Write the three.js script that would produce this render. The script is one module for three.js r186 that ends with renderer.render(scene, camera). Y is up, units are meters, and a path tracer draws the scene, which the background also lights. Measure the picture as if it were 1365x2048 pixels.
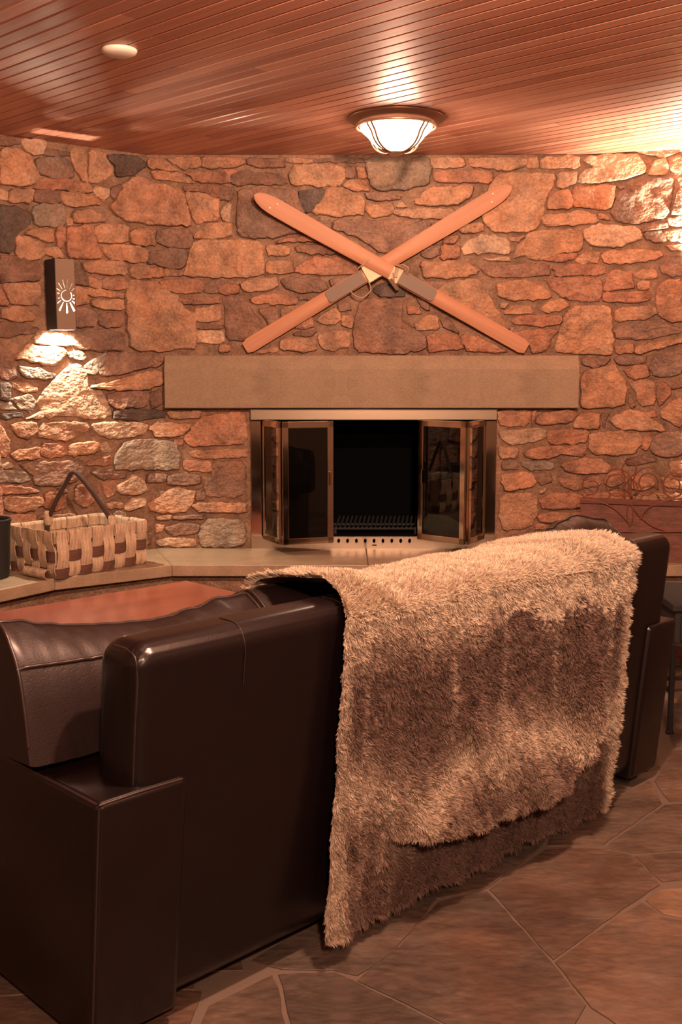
import * as THREE from 'three';
import { RoundedBoxGeometry } from 'three/addons/geometries/RoundedBoxGeometry.js';
import { mergeGeometries, mergeVertices, toCreasedNormals } from 'three/addons/utils/BufferGeometryUtils.js';
import { ImprovedNoise } from 'three/addons/math/ImprovedNoise.js';

// ---------------------------------------------------------------- camera, light level
const scene = new THREE.Scene();
scene.background = new THREE.Color(0x000000);
const FOCAL = 2150;                                   // pixels of the 1365 x 2048 frame
const camera = new THREE.PerspectiveCamera(2 * Math.atan(1024 / FOCAL) * 180 / Math.PI, 1365 / 2048, 0.05, 40);
camera.position.set(0, 1.40, 0);
camera.rotation.set(-Math.atan(284 / FOCAL), 0, 0);
const renderer = new THREE.WebGLRenderer({ antialias: true });
renderer.toneMapping = THREE.LinearToneMapping;
renderer.toneMappingExposure = 1.0;
renderer.shadowMap.enabled = true;
const WARM = new THREE.Color(1.0, 0.565, 0.375);        // lamps
const CEILING_LAMP = 1.3;                             // candela
const ROOM_LAMPS = [44, 42];                         // the two lamps behind the camera
const SCONCE_LEFT = 9, SCONCE_RIGHT = 25;
const HALO = new THREE.Color(1.0, 0.82, 0.60);        // wall sconces

// ---------------------------------------------------------------- helpers
const noise3 = new ImprovedNoise();
const N3 = (x, y, z) => noise3.noise(x, y, z);
const fbm = (x, y, z, o = 4) => { let s = 0, a = 1, f = 1, t = 0; for (let i = 0; i < o; i++) { s += a * N3(x * f, y * f, z * f + i * 7.3); t += a; a *= 0.5; f *= 2.03; } return s / t; };
function rng(seed) { let s = seed >>> 0; return () => { s = (s + 0x6d2b79f5) | 0; let t = Math.imul(s ^ (s >>> 15), 1 | s); t = (t + Math.imul(t ^ (t >>> 7), 61 | t)) ^ t; return ((t ^ (t >>> 14)) >>> 0) / 4294967296; }; }
const lerp = (a, b, t) => a + (b - a) * t;
const clamp = (x, a = 0, b = 1) => Math.min(b, Math.max(a, x));
const smooth = (a, b, x) => { const t = clamp((x - a) / (b - a)); return t * t * (3 - 2 * t); };
const V = (x, y, z) => new THREE.Vector3(x, y, z);
const taken = {};
function numbered(name) { const n = taken[name] || 0; taken[name] = n + 1; return n ? name + '_' + String(n).padStart(3, '0') : name; }
function tag(o, label, category, group) { o.userData = { label, category }; if (group) o.userData.group = group; return o; }
function thing(name, label, category, pos = [0, 0, 0], turn = 0, group) {
  const o = new THREE.Group(); o.name = numbered(name); o.position.set(...pos); o.rotation.y = turn; scene.add(o); return tag(o, label, category, group);
}
function part(name, geo, mat, parent) {
  const m = new THREE.Mesh(Array.isArray(geo) ? merge(geo) : geo, mat); m.name = parent === scene ? numbered(name) : name;
  m.castShadow = m.receiveShadow = true; parent.add(m); return m;
}
function struct(name, geo, mat) { const m = part(name, geo, mat, scene); m.userData.kind = 'structure'; return m; }
function merge(list) {
  return mergeGeometries(list.map((g) => { g = g.index ? g.toNonIndexed() : g.clone(); for (const k of Object.keys(g.attributes)) if (!['position', 'normal', 'uv'].includes(k)) g.deleteAttribute(k); if (!g.attributes.uv) g.setAttribute('uv', new THREE.BufferAttribute(new Float32Array(g.attributes.position.count * 2), 2)); return g; }));
}
const T = (g, x = 0, y = 0, z = 0, rx = 0, ry = 0, rz = 0) => { g.applyMatrix4(new THREE.Matrix4().compose(V(x, y, z), new THREE.Quaternion().setFromEuler(new THREE.Euler(rx, ry, rz)), V(1, 1, 1))); return g; };
const box = (w, h, d, x = 0, y = 0, z = 0, r = 0.004) => T(new RoundedBoxGeometry(w, h, d, 2, Math.min(r, w / 2.01, h / 2.01, d / 2.01)), x, y, z);
const cbox = (w, h, d, x = 0, y = 0, z = 0) => T(new THREE.BoxGeometry(w, h, d), x, y, z);
const tube = (pts, r, seg = 24, rad = 8, closed = false) => new THREE.TubeGeometry(new THREE.CatmullRomCurve3(pts.map((p) => Array.isArray(p) ? V(...p) : p), closed), seg, r, rad, closed);
const lathe = (pts, seg = 48) => new THREE.LatheGeometry(pts.map(([r, y]) => new THREE.Vector2(r, y)), seg);
function worldUV(g, s = 1) {                            // uv in metres from the dominant axis
  g = g.index ? g.toNonIndexed() : g; const p = g.attributes.position, n = g.attributes.normal, uv = new Float32Array(p.count * 2);
  for (let i = 0; i < p.count; i++) {
    const ax = Math.abs(n.getX(i)), ay = Math.abs(n.getY(i)), az = Math.abs(n.getZ(i));
    const [u, v] = ay >= ax && ay >= az ? [p.getX(i), p.getZ(i)] : ax >= az ? [p.getZ(i), p.getY(i)] : [p.getX(i), p.getY(i)];
    uv[i * 2] = u * s; uv[i * 2 + 1] = v * s;
  }
  g.setAttribute('uv', new THREE.BufferAttribute(uv, 2)); return g;
}
function prism(pts, y0, y1) {                           // closed plan polygon [[x, z], ...] between two heights
  const s = new THREE.Shape(pts.map(([x, z]) => new THREE.Vector2(x, -z)));
  const g = new THREE.ExtrudeGeometry(s, { depth: y1 - y0, bevelEnabled: false }); g.rotateX(-Math.PI / 2); g.translate(0, y0, 0); return worldUV(g);
}
function tex(w, h, f, srgb, rx = 1, ry = 1) {
  const d = new Uint8Array(w * h * 4);
  for (let y = 0; y < h; y++) for (let x = 0; x < w; x++) { const c = f(x / w, y / h), i = (y * w + x) * 4; const a = Array.isArray(c) ? c : [c, c, c]; for (let k = 0; k < 3; k++) d[i + k] = clamp(a[k]) * 255; d[i + 3] = 255; }
  const t = new THREE.DataTexture(d, w, h); t.wrapS = t.wrapT = THREE.MirroredRepeatWrapping; t.magFilter = THREE.LinearFilter; t.minFilter = THREE.LinearMipmapLinearFilter; t.generateMipmaps = true;
  if (srgb) t.colorSpace = THREE.SRGBColorSpace; t.repeat.set(rx, ry); t.needsUpdate = true; return t;
}
const lin = (r, g, b) => new THREE.Color().setRGB(r, g, b);
const std = (o) => new THREE.MeshStandardMaterial(o), phys = (o) => new THREE.MeshPhysicalMaterial(o);

// ---------------------------------------------------------------- materials
const stoneMap = tex(512, 512, (u, v) => { const a = fbm(u * 7, v * 7, 1.5, 5), b = fbm(u * 40, v * 40, 4.2, 3), c = fbm(u * 13, v * 16, 9.1, 3); const k = 0.86 + 0.3 * a + 0.22 * b; return [k, k * (0.985 + 0.10 * c), k * (0.97 + 0.18 * c)]; }, true, 2, 2);
const stoneBump = tex(512, 512, (u, v) => 0.5 + 0.5 * fbm(u * 18, v * 22, 2.2, 5) + 0.2 * Math.abs(N3(u * 9, v * 14, 3.3)), false, 2.4, 2.4);
const M = {};
M.stone = std({ vertexColors: true, map: stoneMap, bumpMap: stoneBump, bumpScale: 0.014, roughness: 0.82 });
M.mortar = std({ color: lin(0.27, 0.165, 0.11), map: stoneMap, bumpMap: stoneBump, bumpScale: 0.012, roughness: 0.95 });
M.plaster = std({ color: lin(0.13, 0.085, 0.058), bumpMap: stoneBump, bumpScale: 0.001, roughness: 0.9 });
const concreteMap = tex(512, 512, (u, v) => { const k = 0.9 + 0.16 * fbm(u * 6, v * 6, 6.1, 5) + 0.10 * fbm(u * 70, v * 70, 2.0, 2); return [k, k * 0.985, k * 0.96]; }, true, 1.5, 1.5);
M.lintel = std({ color: lin(0.285, 0.21, 0.147), map: concreteMap, bumpMap: stoneBump, bumpScale: 0.0012, roughness: 0.85 });
M.hearth = phys({ color: lin(0.38, 0.285, 0.20), map: concreteMap, bumpMap: concreteMap, bumpScale: 0.0006, roughness: 0.36, clearcoat: 0.25, clearcoatRoughness: 0.25 });
M.dark = std({ color: lin(0.012, 0.011, 0.011), roughness: 0.85 });
M.soot = phys({ color: lin(0.0014, 0.0016, 0.002), roughness: 1, specularIntensity: 0.15 });
M.black = std({ color: lin(0.009, 0.0085, 0.009), roughness: 0.75 });
M.steel = std({ color: lin(0.66, 0.57, 0.46), roughness: 0.09, metalness: 1 });
M.satinSteel = std({ color: lin(0.27, 0.22, 0.165), roughness: 0.3, metalness: 1 });
M.smoked = phys({ color: lin(0.05, 0.045, 0.045), roughness: 0.02, transmission: 0.97, thickness: 0, ior: 1.6, specularIntensity: 1 });
M.bronze = std({ color: lin(0.22, 0.115, 0.075), roughness: 0.38, metalness: 0.8 });
M.brass = std({ color: lin(0.55, 0.36, 0.22), roughness: 0.35, metalness: 0.8 });
M.white = std({ color: lin(0.75, 0.68, 0.58), roughness: 0.45 });
M.opal = std({ color: lin(0.8, 0.75, 0.68), emissive: new THREE.Color(1.0, 0.84, 0.62), emissiveIntensity: 11, roughness: 0.3 });
M.bulb = std({ color: lin(1, 0.9, 0.8), emissive: new THREE.Color(1.0, 0.82, 0.6), emissiveIntensity: 6, roughness: 0.3 });
// ceiling boards: long grain streaks, u along the board (2 m), v across it
const grain = (seed) => tex(1024, 64, (u, v) => {
  const w = 0.05 * N3(u * 3, v * 2, seed), s = fbm(u * 5, (v + w) * 9, seed + 3, 3), f = fbm(u * 26, (v + w) * 60, seed + 8, 2), k = 0.88 + 0.15 * s + 0.08 * f;
  return [k, k * (0.96 + 0.10 * s), k * (0.93 + 0.16 * s)];
}, true, 0.5, 1);
const grains = [grain(11.3), grain(27.7), grain(48.1)];
const softGrain = tex(512, 64, (u, v) => { const k = 0.93 + 0.09 * fbm(u * 4, v * 7, 71.3, 3); return [k, k, k * 0.98]; }, true, 0.5, 1);
const boardTones = [[0.616, 0.275, 0.189], [0.539, 0.233, 0.163], [0.660, 0.314, 0.220], [0.473, 0.189, 0.128], [0.737, 0.369, 0.259]];
M.boards = [];
for (const g of grains) for (const c of boardTones) M.boards.push(phys({ color: lin(...c), map: g, roughness: 0.5, clearcoat: 0.26, clearcoatRoughness: 0.2 }));
M.ski = phys({ color: lin(0.45, 0.205, 0.118), map: softGrain, roughness: 0.62 });
M.table = phys({ color: lin(0.34, 0.085, 0.05), map: grains[2], roughness: 0.3, clearcoat: 0.6, clearcoatRoughness: 0.16 });
const leatherBump = tex(512, 512, (u, v) => { const a = Math.abs(fbm(u * 60, v * 60, 3.1, 3)), b = fbm(u * 5, v * 5, 7.7, 3); return 0.5 + 0.6 * a + 0.25 * b; }, false, 2, 2);
M.leather = phys({ color: lin(0.0052, 0.0024, 0.0027), roughness: 0.45, specularIntensity: 0.35, bumpMap: leatherBump, bumpScale: 0.0008, clearcoat: 0.55, clearcoatRoughness: 0.24 });
M.cushion = phys({ color: lin(0.014, 0.0075, 0.0072), roughness: 0.5, specularIntensity: 0.6, bumpMap: leatherBump, bumpScale: 0.0012, clearcoat: 0.3, clearcoatRoughness: 0.3 });
M.welt = phys({ color: lin(0.022, 0.013, 0.012), roughness: 0.4, clearcoat: 0.3 });
const slateMap = tex(512, 512, (u, v) => { const a = fbm(u * 4, v * 9, 2.5, 5), b = fbm(u * 30, v * 55, 8.5, 3), c = fbm(u * 6, v * 6, 5.5, 3); const k = 0.82 + 0.34 * a + 0.2 * b; return [k, k * (0.97 + 0.13 * c), k * (0.95 + 0.2 * c)]; }, true, 0.9, 0.9);
const slateBump = tex(512, 512, (u, v) => 0.5 + 0.5 * fbm(u * 5, v * 11, 2.5, 5) + 0.18 * fbm(u * 40, v * 60, 8.5, 2), false, 0.9, 0.9);
M.slates = [[0.168, 0.124, 0.097], [0.155, 0.12, 0.097], [0.185, 0.133, 0.10], [0.142, 0.112, 0.094], [0.31, 0.225, 0.155]].map((c) => phys({ color: lin(...c), map: slateMap, bumpMap: slateBump, bumpScale: 0.011, roughness: 0.5, clearcoat: 0.12, clearcoatRoughness: 0.4 }));
M.grout = std({ color: lin(0.145, 0.11, 0.086), bumpMap: stoneBump, bumpScale: 0.002, roughness: 0.95 });
M.bark = std({ color: lin(0.62, 0.47, 0.33), map: stoneMap, bumpMap: stoneBump, bumpScale: 0.001, roughness: 0.7 });
M.barkDark = std({ color: lin(0.15, 0.075, 0.05), map: grains[0], bumpMap: stoneBump, bumpScale: 0.003, roughness: 0.75 });
M.branch = std({ color: lin(0.09, 0.05, 0.035), bumpMap: stoneBump, bumpScale: 0.006, map: stoneMap, roughness: 0.85 });
M.rust = std({ color: lin(0.17, 0.062, 0.042), map: stoneMap, bumpMap: stoneBump, bumpScale: 0.001, roughness: 0.6, metalness: 0.2 });
M.iron = std({ color: lin(0.16, 0.05, 0.03), roughness: 0.55, metalness: 0.5 });
M.plate = std({ color: lin(0.16, 0.115, 0.09), bumpMap: leatherBump, bumpScale: 0.001, roughness: 0.7 });
M.toeIron = std({ color: lin(0.42, 0.30, 0.2), roughness: 0.42, metalness: 0.8, bumpMap: stoneBump, bumpScale: 0.001 });
M.strap = std({ color: lin(0.28, 0.18, 0.12), roughness: 0.7 });

// ---------------------------------------------------------------- stone walls
const ZB = -5.475;                                      // the chimney wall; the walls beside it turn towards the room
const BEND_L = -0.957, BEND_R = 1.25, TURN_L = 38 * Math.PI / 180, TURN_R = 18 * Math.PI / 180, ROOM = 2.45;
const FIRE = { x0: -0.462, x1: 0.793, y0: 0.47, y1: 1.207 };
function wallMesh(name, x0, x1, pos, turn, hole) {
  const s = new THREE.Shape([V(x0, 0), V(x1, 0), V(x1, ROOM), V(x0, ROOM)].map((p) => new THREE.Vector2(p.x, p.y)));
  if (hole) s.holes.push(new THREE.Path([[hole.x0, hole.y0], [hole.x1, hole.y0], [hole.x1, hole.y1], [hole.x0, hole.y1]].map((p) => new THREE.Vector2(...p))));
  const g = new THREE.ExtrudeGeometry(s, { depth: 0.25, bevelEnabled: false }); g.translate(0, 0, -0.25);
  const m = struct(name, worldUV(g), M.mortar); m.position.set(...pos); m.rotation.y = turn; return m;
}
const wallBack = wallMesh('wall_back', BEND_L, BEND_R, [0, 0, ZB], 0, FIRE);
const LEN_L = 0.80, LEN_R = 1.90;
const wallLeft = wallMesh('wall_back_left', -LEN_L, 0, [BEND_L, 0, ZB], TURN_L);
const wallRight = wallMesh('wall_back_right', 0, LEN_R, [BEND_R, 0, ZB], -TURN_R);
const L2 = [BEND_L - LEN_L * Math.cos(TURN_L), ZB + LEN_L * Math.sin(TURN_L)], TURN_L2 = 62 * Math.PI / 180, LEN_L2 = 2.3;
const wallFarLeft = wallMesh('wall_far_left', -LEN_L2, 0, [L2[0], 0, L2[1]], TURN_L2);
const L3 = [L2[0] - LEN_L2 * Math.cos(TURN_L2), L2[1] + LEN_L2 * Math.sin(TURN_L2)];
const R3 = [BEND_R + LEN_R * Math.cos(TURN_R), ZB + LEN_R * Math.sin(TURN_R)];
const ZF = 2.7;
struct('wall_left', prism([[L3[0], L3[1]], [L3[0], ZF + 0.2], [L3[0] - 0.2, ZF + 0.2], [L3[0] - 0.2, L3[1]]], 0, ROOM), M.plaster);
struct('wall_right', prism([[R3[0], R3[1] - 0.2], [R3[0] + 0.2, R3[1] - 0.2], [R3[0] + 0.2, ZF + 0.2], [R3[0], ZF + 0.2]], 0, ROOM), M.plaster);
struct('wall_front', prism([[L3[0], ZF], [R3[0], ZF], [R3[0], ZF + 0.2], [L3[0], ZF + 0.2]], 0, ROOM), M.plaster);

const TONES = { o: [0.421, 0.232, 0.140], O: [0.432, 0.243, 0.146], r: [0.378, 0.184, 0.113], R: [0.400, 0.205, 0.124], d: [0.235, 0.135, 0.095], D: [0.25, 0.145, 0.10], k: [0.115, 0.08, 0.065], l: [0.50, 0.335, 0.225], L: [0.50, 0.33, 0.22], g: [0.27, 0.215, 0.165], G: [0.27, 0.205, 0.15], m: [0.26, 0.14, 0.09], M: [0.25, 0.14, 0.095] };
let stoneSeed = 1;
function stoneGeometry(poly, tone, seed, fold) {              // a split stone: ragged outline, broken edge, uneven face
  const R = rng(seed * 7919 + 13), big = poly.length >= 6;
  let cx = 0, cy = 0; for (const [x, y] of poly) { cx += x; cy += y; } cx /= poly.length; cy /= poly.length;
  let c = poly;                                         // soften the corners, then subdivide
  { const o = []; for (let i = 0; i < c.length; i++) { const a = c[(i + c.length - 1) % c.length], b = c[i], d = c[(i + 1) % c.length]; const k = 0.16; o.push([lerp(b[0], a[0], k), lerp(b[1], a[1], k)], [lerp(b[0], d[0], k), lerp(b[1], d[1], k)]); } c = o; }
  const o = [];
  for (let i = 0; i < c.length; i++) { const a = c[i], b = c[(i + 1) % c.length], n = Math.max(1, Math.round(Math.hypot(b[0] - a[0], b[1] - a[1]) / 0.022)); for (let k = 0; k < n; k++) o.push([lerp(a[0], b[0], k / n), lerp(a[1], b[1], k / n)]); }
  let area = 0; for (let i = 0; i < o.length; i++) { const a = o[i], b = o[(i + 1) % o.length]; area += a[0] * b[1] - b[0] * a[1]; } area = Math.abs(area) / 2;
  if (((p) => { let s = 0; for (let i = 0; i < p.length; i++) { const a = p[i], b = p[(i + 1) % p.length]; s += a[0] * b[1] - b[0] * a[1]; } return s; })(o) < 0) o.reverse();
  const rad = Math.sqrt(area / Math.PI), proud = 0.010 + 0.014 * R() + Math.min(0.006, rad * 0.05), tx = (R() - 0.5) * 0.12, ty = (R() - 0.65) * 0.16;
  const amp = 0.35 + 0.5 * R(), zo = R() * 50, lobe = clamp(rad * 0.09, 0.004, 0.012) * (0.5 + R());
  const grow = 1 + 0.0062 / rad, edge = o.map(([a, b]) => { const x = cx + (a - cx) * grow, y = cy + (b - cy) * grow, j = 0.0055; return [x + j * N3(x * 55, y * 55, zo) * 2, y + j * N3(x * 55, y * 55, zo + 9) * 2]; });
  const rings = [[1.0, -0.02], [1.0, 0.35], [1 - 0.0035 / rad, 0.86], [1 - 0.010 / rad, 1], [0.74, 1], [0.5, 1], [0.26, 1]].filter((r, i) => i < 3 || r[0] < 1 - 0.009 / rad), P = [], C = [], I = [], n = edge.length;
  const base = TONES[tone], v = 0.86 + 0.28 * R(), hue = (R() - 0.5) * 0.10;
  const add = (x, y, k) => {
    const f = fbm(x * 14, y * 17, zo, 3), f2 = N3(x * 42, y * 55, zo + 4);
    const z = k <= 0 ? -0.03 : proud * k + (k > 0.5 ? (x - cx) * tx * 0.5 + (y - cy) * ty * 0.6 + lobe * amp * f * 1.8 + 0.0035 * f2 + 0.003 * Math.abs(N3(x * 24, y * 30, zo + 12)) : 0);
    P.push(x, y, z);
    const b = fbm(x * 9, y * 9, zo + 20, 3), s = v * (1 + 0.30 * b), h = hue + 0.16 * N3(x * 6, y * 7, zo + 31);
    C.push(base[0] * s * (1 + h * 0.5), base[1] * s * (1 - h * 0.4), base[2] * s * (1 - h));
  };
  for (const [s, k] of rings) for (const [x, y] of edge) add(cx + (x - cx) * s, cy + (y - cy) * s, k);
  add(cx, cy, 1);
  for (let r = 0; r + 1 < rings.length; r++) for (let i = 0; i < n; i++) { const a = r * n + i, b = r * n + (i + 1) % n, d = a + n, e = b + n; I.push(a, b, e, a, e, d); }
  const last = (rings.length - 1) * n, mid = rings.length * n; for (let i = 0; i < n; i++) I.push(last + i, last + (i + 1) % n, mid);
  if (fold) for (let i = 0; i < P.length; i += 3) for (const [bend, turn, s] of [[BEND_L, TURN_L, -1], [BEND_R, TURN_R, 1]]) {   // a corner stone turns with the wall
    const du = (P[i] - bend) * s; if (du <= 0) continue;
    const z = P[i + 2]; P[i] = bend + s * (du * Math.cos(turn) - z * Math.sin(turn)); P[i + 2] = du * Math.sin(turn) + z * Math.cos(turn);
  }
  const g = new THREE.BufferGeometry(); g.setAttribute('position', new THREE.Float32BufferAttribute(P, 3)); g.setAttribute('color', new THREE.Float32BufferAttribute(C, 3));
  const uv = []; for (let i = 0; i < P.length; i += 3) uv.push(P[i] + zo, P[i + 1] + zo * 0.37); g.setAttribute('uv', new THREE.Float32BufferAttribute(uv, 2)); g.setIndex(I);
  return toCreasedNormals(g, 0.75);
}
const L = { wall: wallLeft, sign: -1 }, B = { wall: wallBack, sign: 1 }, RT = { wall: wallRight, sign: 1 };
function st(w, tone, mm) {                              // outline along the wall in millimetres
  const poly = []; for (let i = 0; i < mm.length; i += 2) poly.push([w.sign * mm[i] / 1000, mm[i + 1] / 1000]);
  part('stone', stoneGeometry(poly, tone, stoneSeed++, w === B), M.stone, w.wall);
}
st(L, 'l', [638, 2443, 530, 2453, 534, 2393, 577, 2380, 620, 2393, 643, 2417]);
st(L, 'd', [744, 2433, 646, 2446, 645, 2420, 699, 2406, 745, 2406]);
st(L, 'o', [747, 2371, 723, 2388, 660, 2396, 597, 2370, 583, 2316, 553, 2278, 594, 2243, 651, 2234, 753, 2231]);
st(L, 'd', [527, 2412, 412, 2415, 412, 2392, 483, 2383, 528, 2386]);
st(L, 'd', [578, 2361, 450, 2384, 413, 2373, 386, 2299, 487, 2288, 556, 2292, 575, 2324]);
st(L, 'o', [403, 2412, 365, 2432, 318, 2430, 325, 2344, 323, 2283, 344, 2288, 377, 2331, 401, 2366]);
st(L, 'o', [311, 2431, 236, 2428, 219, 2399, 181, 2360, 191, 2328, 293, 2284, 318, 2291, 309, 2377]);
st(L, 'k', [214, 2423, 67, 2440, 4, 2400, 78, 2344, 173, 2326, 174, 2369, 206, 2400]);
st(B, 'o', [-946, 2429, -872, 2427, -807, 2379, -816, 2371, -943, 2382]);
st(B, 'o', [-860, 2431, -698, 2439, -687, 2391, -786, 2379, -831, 2411]);
st(B, 'r', [-682, 2439, -546, 2439, -546, 2391, -675, 2383]);
st(L, 'r', [553, 2278, 395, 2290, 319, 2271, 298, 2242, 363, 2232, 447, 2235, 643, 2223, 594, 2239]);
st(L, 'l', [291, 2247, 267, 2269, 215, 2262, 211, 2239, 234, 2209, 269, 2222]);
st(L, 'd', [207, 2247, 188, 2277, 143, 2293, 158, 2252, 190, 2221]);
st(B, 'R', [-1091, 2294, -1036, 2336, -972, 2334, -883, 2307, -826, 2287, -780, 2267, -769, 2227, -744, 2138, -750, 2105, -854, 2113, -950, 2114, -1023, 2125, -1096, 2127, -1140, 2147, -1165, 2184, -1138, 2218, -1101, 2261]);
st(B, 'o', [-943, 2374, -807, 2363, -713, 2315, -800, 2319, -907, 2331]);
st(B, 'r', [-770, 2363, -546, 2375, -547, 2315, -709, 2315]);
st(B, 'd', [-769, 2299, -634, 2307, -548, 2295, -548, 2231, -627, 2243, -685, 2271, -768, 2275]);
st(B, 'o', [-764, 2267, -693, 2267, -640, 2243, -602, 2231, -605, 2146, -662, 2125, -725, 2125, -752, 2202]);
st(B, 'l', [-590, 2194, -549, 2219, -550, 2130, -595, 2138]);
st(L, 'l', [754, 2209, 711, 2202, 716, 2164, 755, 2164]);
st(L, 'o', [703, 2210, 595, 2228, 601, 2164, 709, 2157]);
st(L, 'd', [592, 2210, 554, 2236, 473, 2225, 462, 2184, 516, 2168, 585, 2165]);
st(L, 'o', [456, 2223, 389, 2230, 269, 2214, 261, 2187, 313, 2179, 383, 2161, 441, 2171, 458, 2200]);
st(L, 'g', [590, 2157, 466, 2172, 438, 2140, 444, 2078, 528, 2064, 593, 2066, 604, 2111]);
st(L, 'k', [756, 2138, 670, 2135, 608, 2110, 617, 2064, 683, 2014, 702, 1937, 765, 1933]);
st(L, 'o', [392, 2144, 331, 2157, 245, 2141, 237, 2111, 299, 2102, 393, 2090, 401, 2113]);
st(L, 'o', [430, 2126, 403, 2105, 404, 2085, 436, 2077]);
st(L, 'o', [630, 2040, 508, 2058, 506, 1996, 547, 1997, 631, 2018]);
st(L, 'r', [495, 2059, 443, 2063, 442, 2016, 465, 1968, 490, 1974]);
st(L, 'r', [432, 2070, 308, 2081, 289, 2012, 256, 1939, 356, 1929, 437, 1927, 439, 2001]);
st(L, 'o', [298, 2074, 246, 2098, 117, 2100, 119, 2016, 232, 2008, 280, 2013]);
st(B, 'o', [-1063, 2073, -1015, 2093, -941, 2091, -919, 2016, -999, 2009, -1061, 2017]);
st(B, 'd', [-909, 2085, -771, 2097, -738, 2065, -739, 2003, -848, 2003, -913, 2032]);
st(B, 'o', [-726, 2056, -679, 2113, -550, 2125, -551, 2056, -647, 2044, -722, 2044]);
st(L, 'o', [680, 2007, 628, 2010, 548, 1970, 549, 1932, 608, 1902, 664, 1906, 687, 1931]);
st(L, 'o', [544, 1963, 490, 1974, 457, 1953, 458, 1922, 508, 1923, 542, 1940]);
st(L, 'o', [254, 1998, 124, 2009, 10, 1995, 25, 1929, 99, 1928, 198, 1930, 237, 1960]);
st(B, 'd', [-953, 1984, -857, 1993, -763, 1991, -787, 1901, -859, 1901, -917, 1918, -978, 1925]);
st(L, 'o', [357, 1909, 269, 1924, 136, 1922, 139, 1863, 236, 1858, 307, 1859, 349, 1874, 364, 1897]);
st(B, 'o', [-1064, 1904, -992, 1909, -885, 1903, -889, 1856, -1058, 1849]);
st(B, 'o', [-871, 1900, -788, 1891, -792, 1868, -869, 1864]);
st(L, 'd', [408, 1902, 366, 1881, 338, 1835, 339, 1803, 412, 1808]);
st(L, 'o', [331, 1842, 272, 1830, 267, 1791, 309, 1793, 334, 1811]);
st(L, 'r', [259, 1835, 147, 1853, 128, 1797, 185, 1786, 258, 1791]);
st(B, 'r', [-902, 1840, -793, 1849, -694, 1844, -689, 1803, -710, 1786, -811, 1778, -869, 1794]);
st(B, 'd', [-684, 1811, -625, 1844, -554, 1835, -554, 1782, -672, 1782]);
st(L, 'd', [766, 1918, 695, 1919, 600, 1898, 574, 1869, 578, 1815, 676, 1806, 771, 1798]);
st(L, 'o', [752, 1788, 668, 1799, 579, 1796, 583, 1707, 632, 1697, 724, 1705, 742, 1746]);
st(L, 'r', [772, 1775, 750, 1746, 732, 1701, 775, 1698]);
st(L, 'o', [764, 1677, 696, 1691, 616, 1675, 610, 1633, 691, 1623, 762, 1632]);
st(L, 'd', [779, 1616, 675, 1615, 587, 1590, 620, 1573, 734, 1549, 781, 1552]);
st(L, 'o', [412, 1792, 361, 1788, 337, 1732, 337, 1720, 415, 1705]);
st(L, 'o', [348, 1783, 256, 1787, 154, 1770, 159, 1749, 239, 1752, 310, 1751, 332, 1760]);
st(L, 'o', [319, 1734, 159, 1743, 156, 1689, 241, 1691, 316, 1705]);
st(L, 'd', [416, 1696, 329, 1702, 291, 1662, 306, 1613, 367, 1603, 418, 1614]);
st(L, 'd', [286, 1670, 161, 1678, 161, 1610, 279, 1610]);
st(L, 'd', [428, 1590, 280, 1598, 159, 1582, 157, 1502, 248, 1491, 414, 1503]);
st(B, 'r', [-807, 1751, -752, 1764, -611, 1764, -617, 1732, -694, 1724, -778, 1722]);
st(B, 'o', [-735, 1695, -652, 1720, -610, 1716, -601, 1647, -696, 1637, -733, 1649]);
st(B, 'd', [-721, 1627, -595, 1625, -603, 1604, -713, 1604]);
st(B, 'l', [-722, 1589, -671, 1600, -595, 1594, -585, 1547, -621, 1535, -712, 1535]);
st(B, 'O', [-729, 2034, -650, 2041, -402, 2038, -384, 1881, -424, 1864, -603, 1856, -782, 1864, -769, 1927, -748, 1990]);
st(B, 'O', [-1076, 1831, -1021, 1839, -919, 1842, -885, 1803, -812, 1761, -795, 1712, -746, 1677, -727, 1636, -729, 1502, -822, 1507, -897, 1495, -1069, 1498, -1093, 1620, -1095, 1741]);
st(B, 'd', [-585, 1763, -497, 1768, -441, 1687, -377, 1613, -417, 1571, -457, 1549, -575, 1549, -581, 1680]);
st(B, 'o', [443, 2429, 484, 2438, 597, 2438, 603, 2393, 522, 2383, 446, 2395]);
st(B, 'r', [458, 2364, 510, 2372, 741, 2372, 737, 2317, 609, 2312, 464, 2319]);
st(B, 'o', [361, 2221, 437, 2291, 548, 2298, 646, 2300, 639, 2245, 561, 2209, 487, 2204, 401, 2207]);
st(B, 'o', [263, 2180, 339, 2190, 537, 2188, 561, 2180, 537, 2152, 488, 2142, 401, 2142, 280, 2159]);
st(B, 'o', [396, 1932, 490, 1934, 602, 1941, 680, 1890, 675, 1876, 616, 1859, 491, 1851, 419, 1854]);
st(B, 'r', [502, 2014, 586, 2012, 584, 1954, 503, 1946]);
st(B, 'r', [432, 1576, 495, 1579, 582, 1581, 608, 1534, 611, 1502, 496, 1495, 443, 1490]);
st(B, 'O', [472, 1776, 544, 1829, 678, 1851, 714, 1805, 760, 1736, 804, 1658, 842, 1608, 822, 1599, 717, 1616, 626, 1648, 493, 1729]);
st(B, 'r', [-595, 2433, -479, 2433, -473, 2398, -595, 2381]);
st(B, 'd', [-462, 2433, -293, 2425, -285, 2390, -322, 2385, -446, 2393]);
st(B, 'o', [-271, 2433, -140, 2429, -139, 2409, -263, 2409]);
st(B, 'd', [-132, 2429, 98, 2433, 98, 2409, -132, 2413]);
st(B, 'r', [-596, 2377, -498, 2373, -563, 2341, -597, 2310]);
st(B, 'd', [-561, 2341, -505, 2371, -331, 2358, -269, 2320, -306, 2302, -431, 2308, -520, 2302]);
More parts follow.
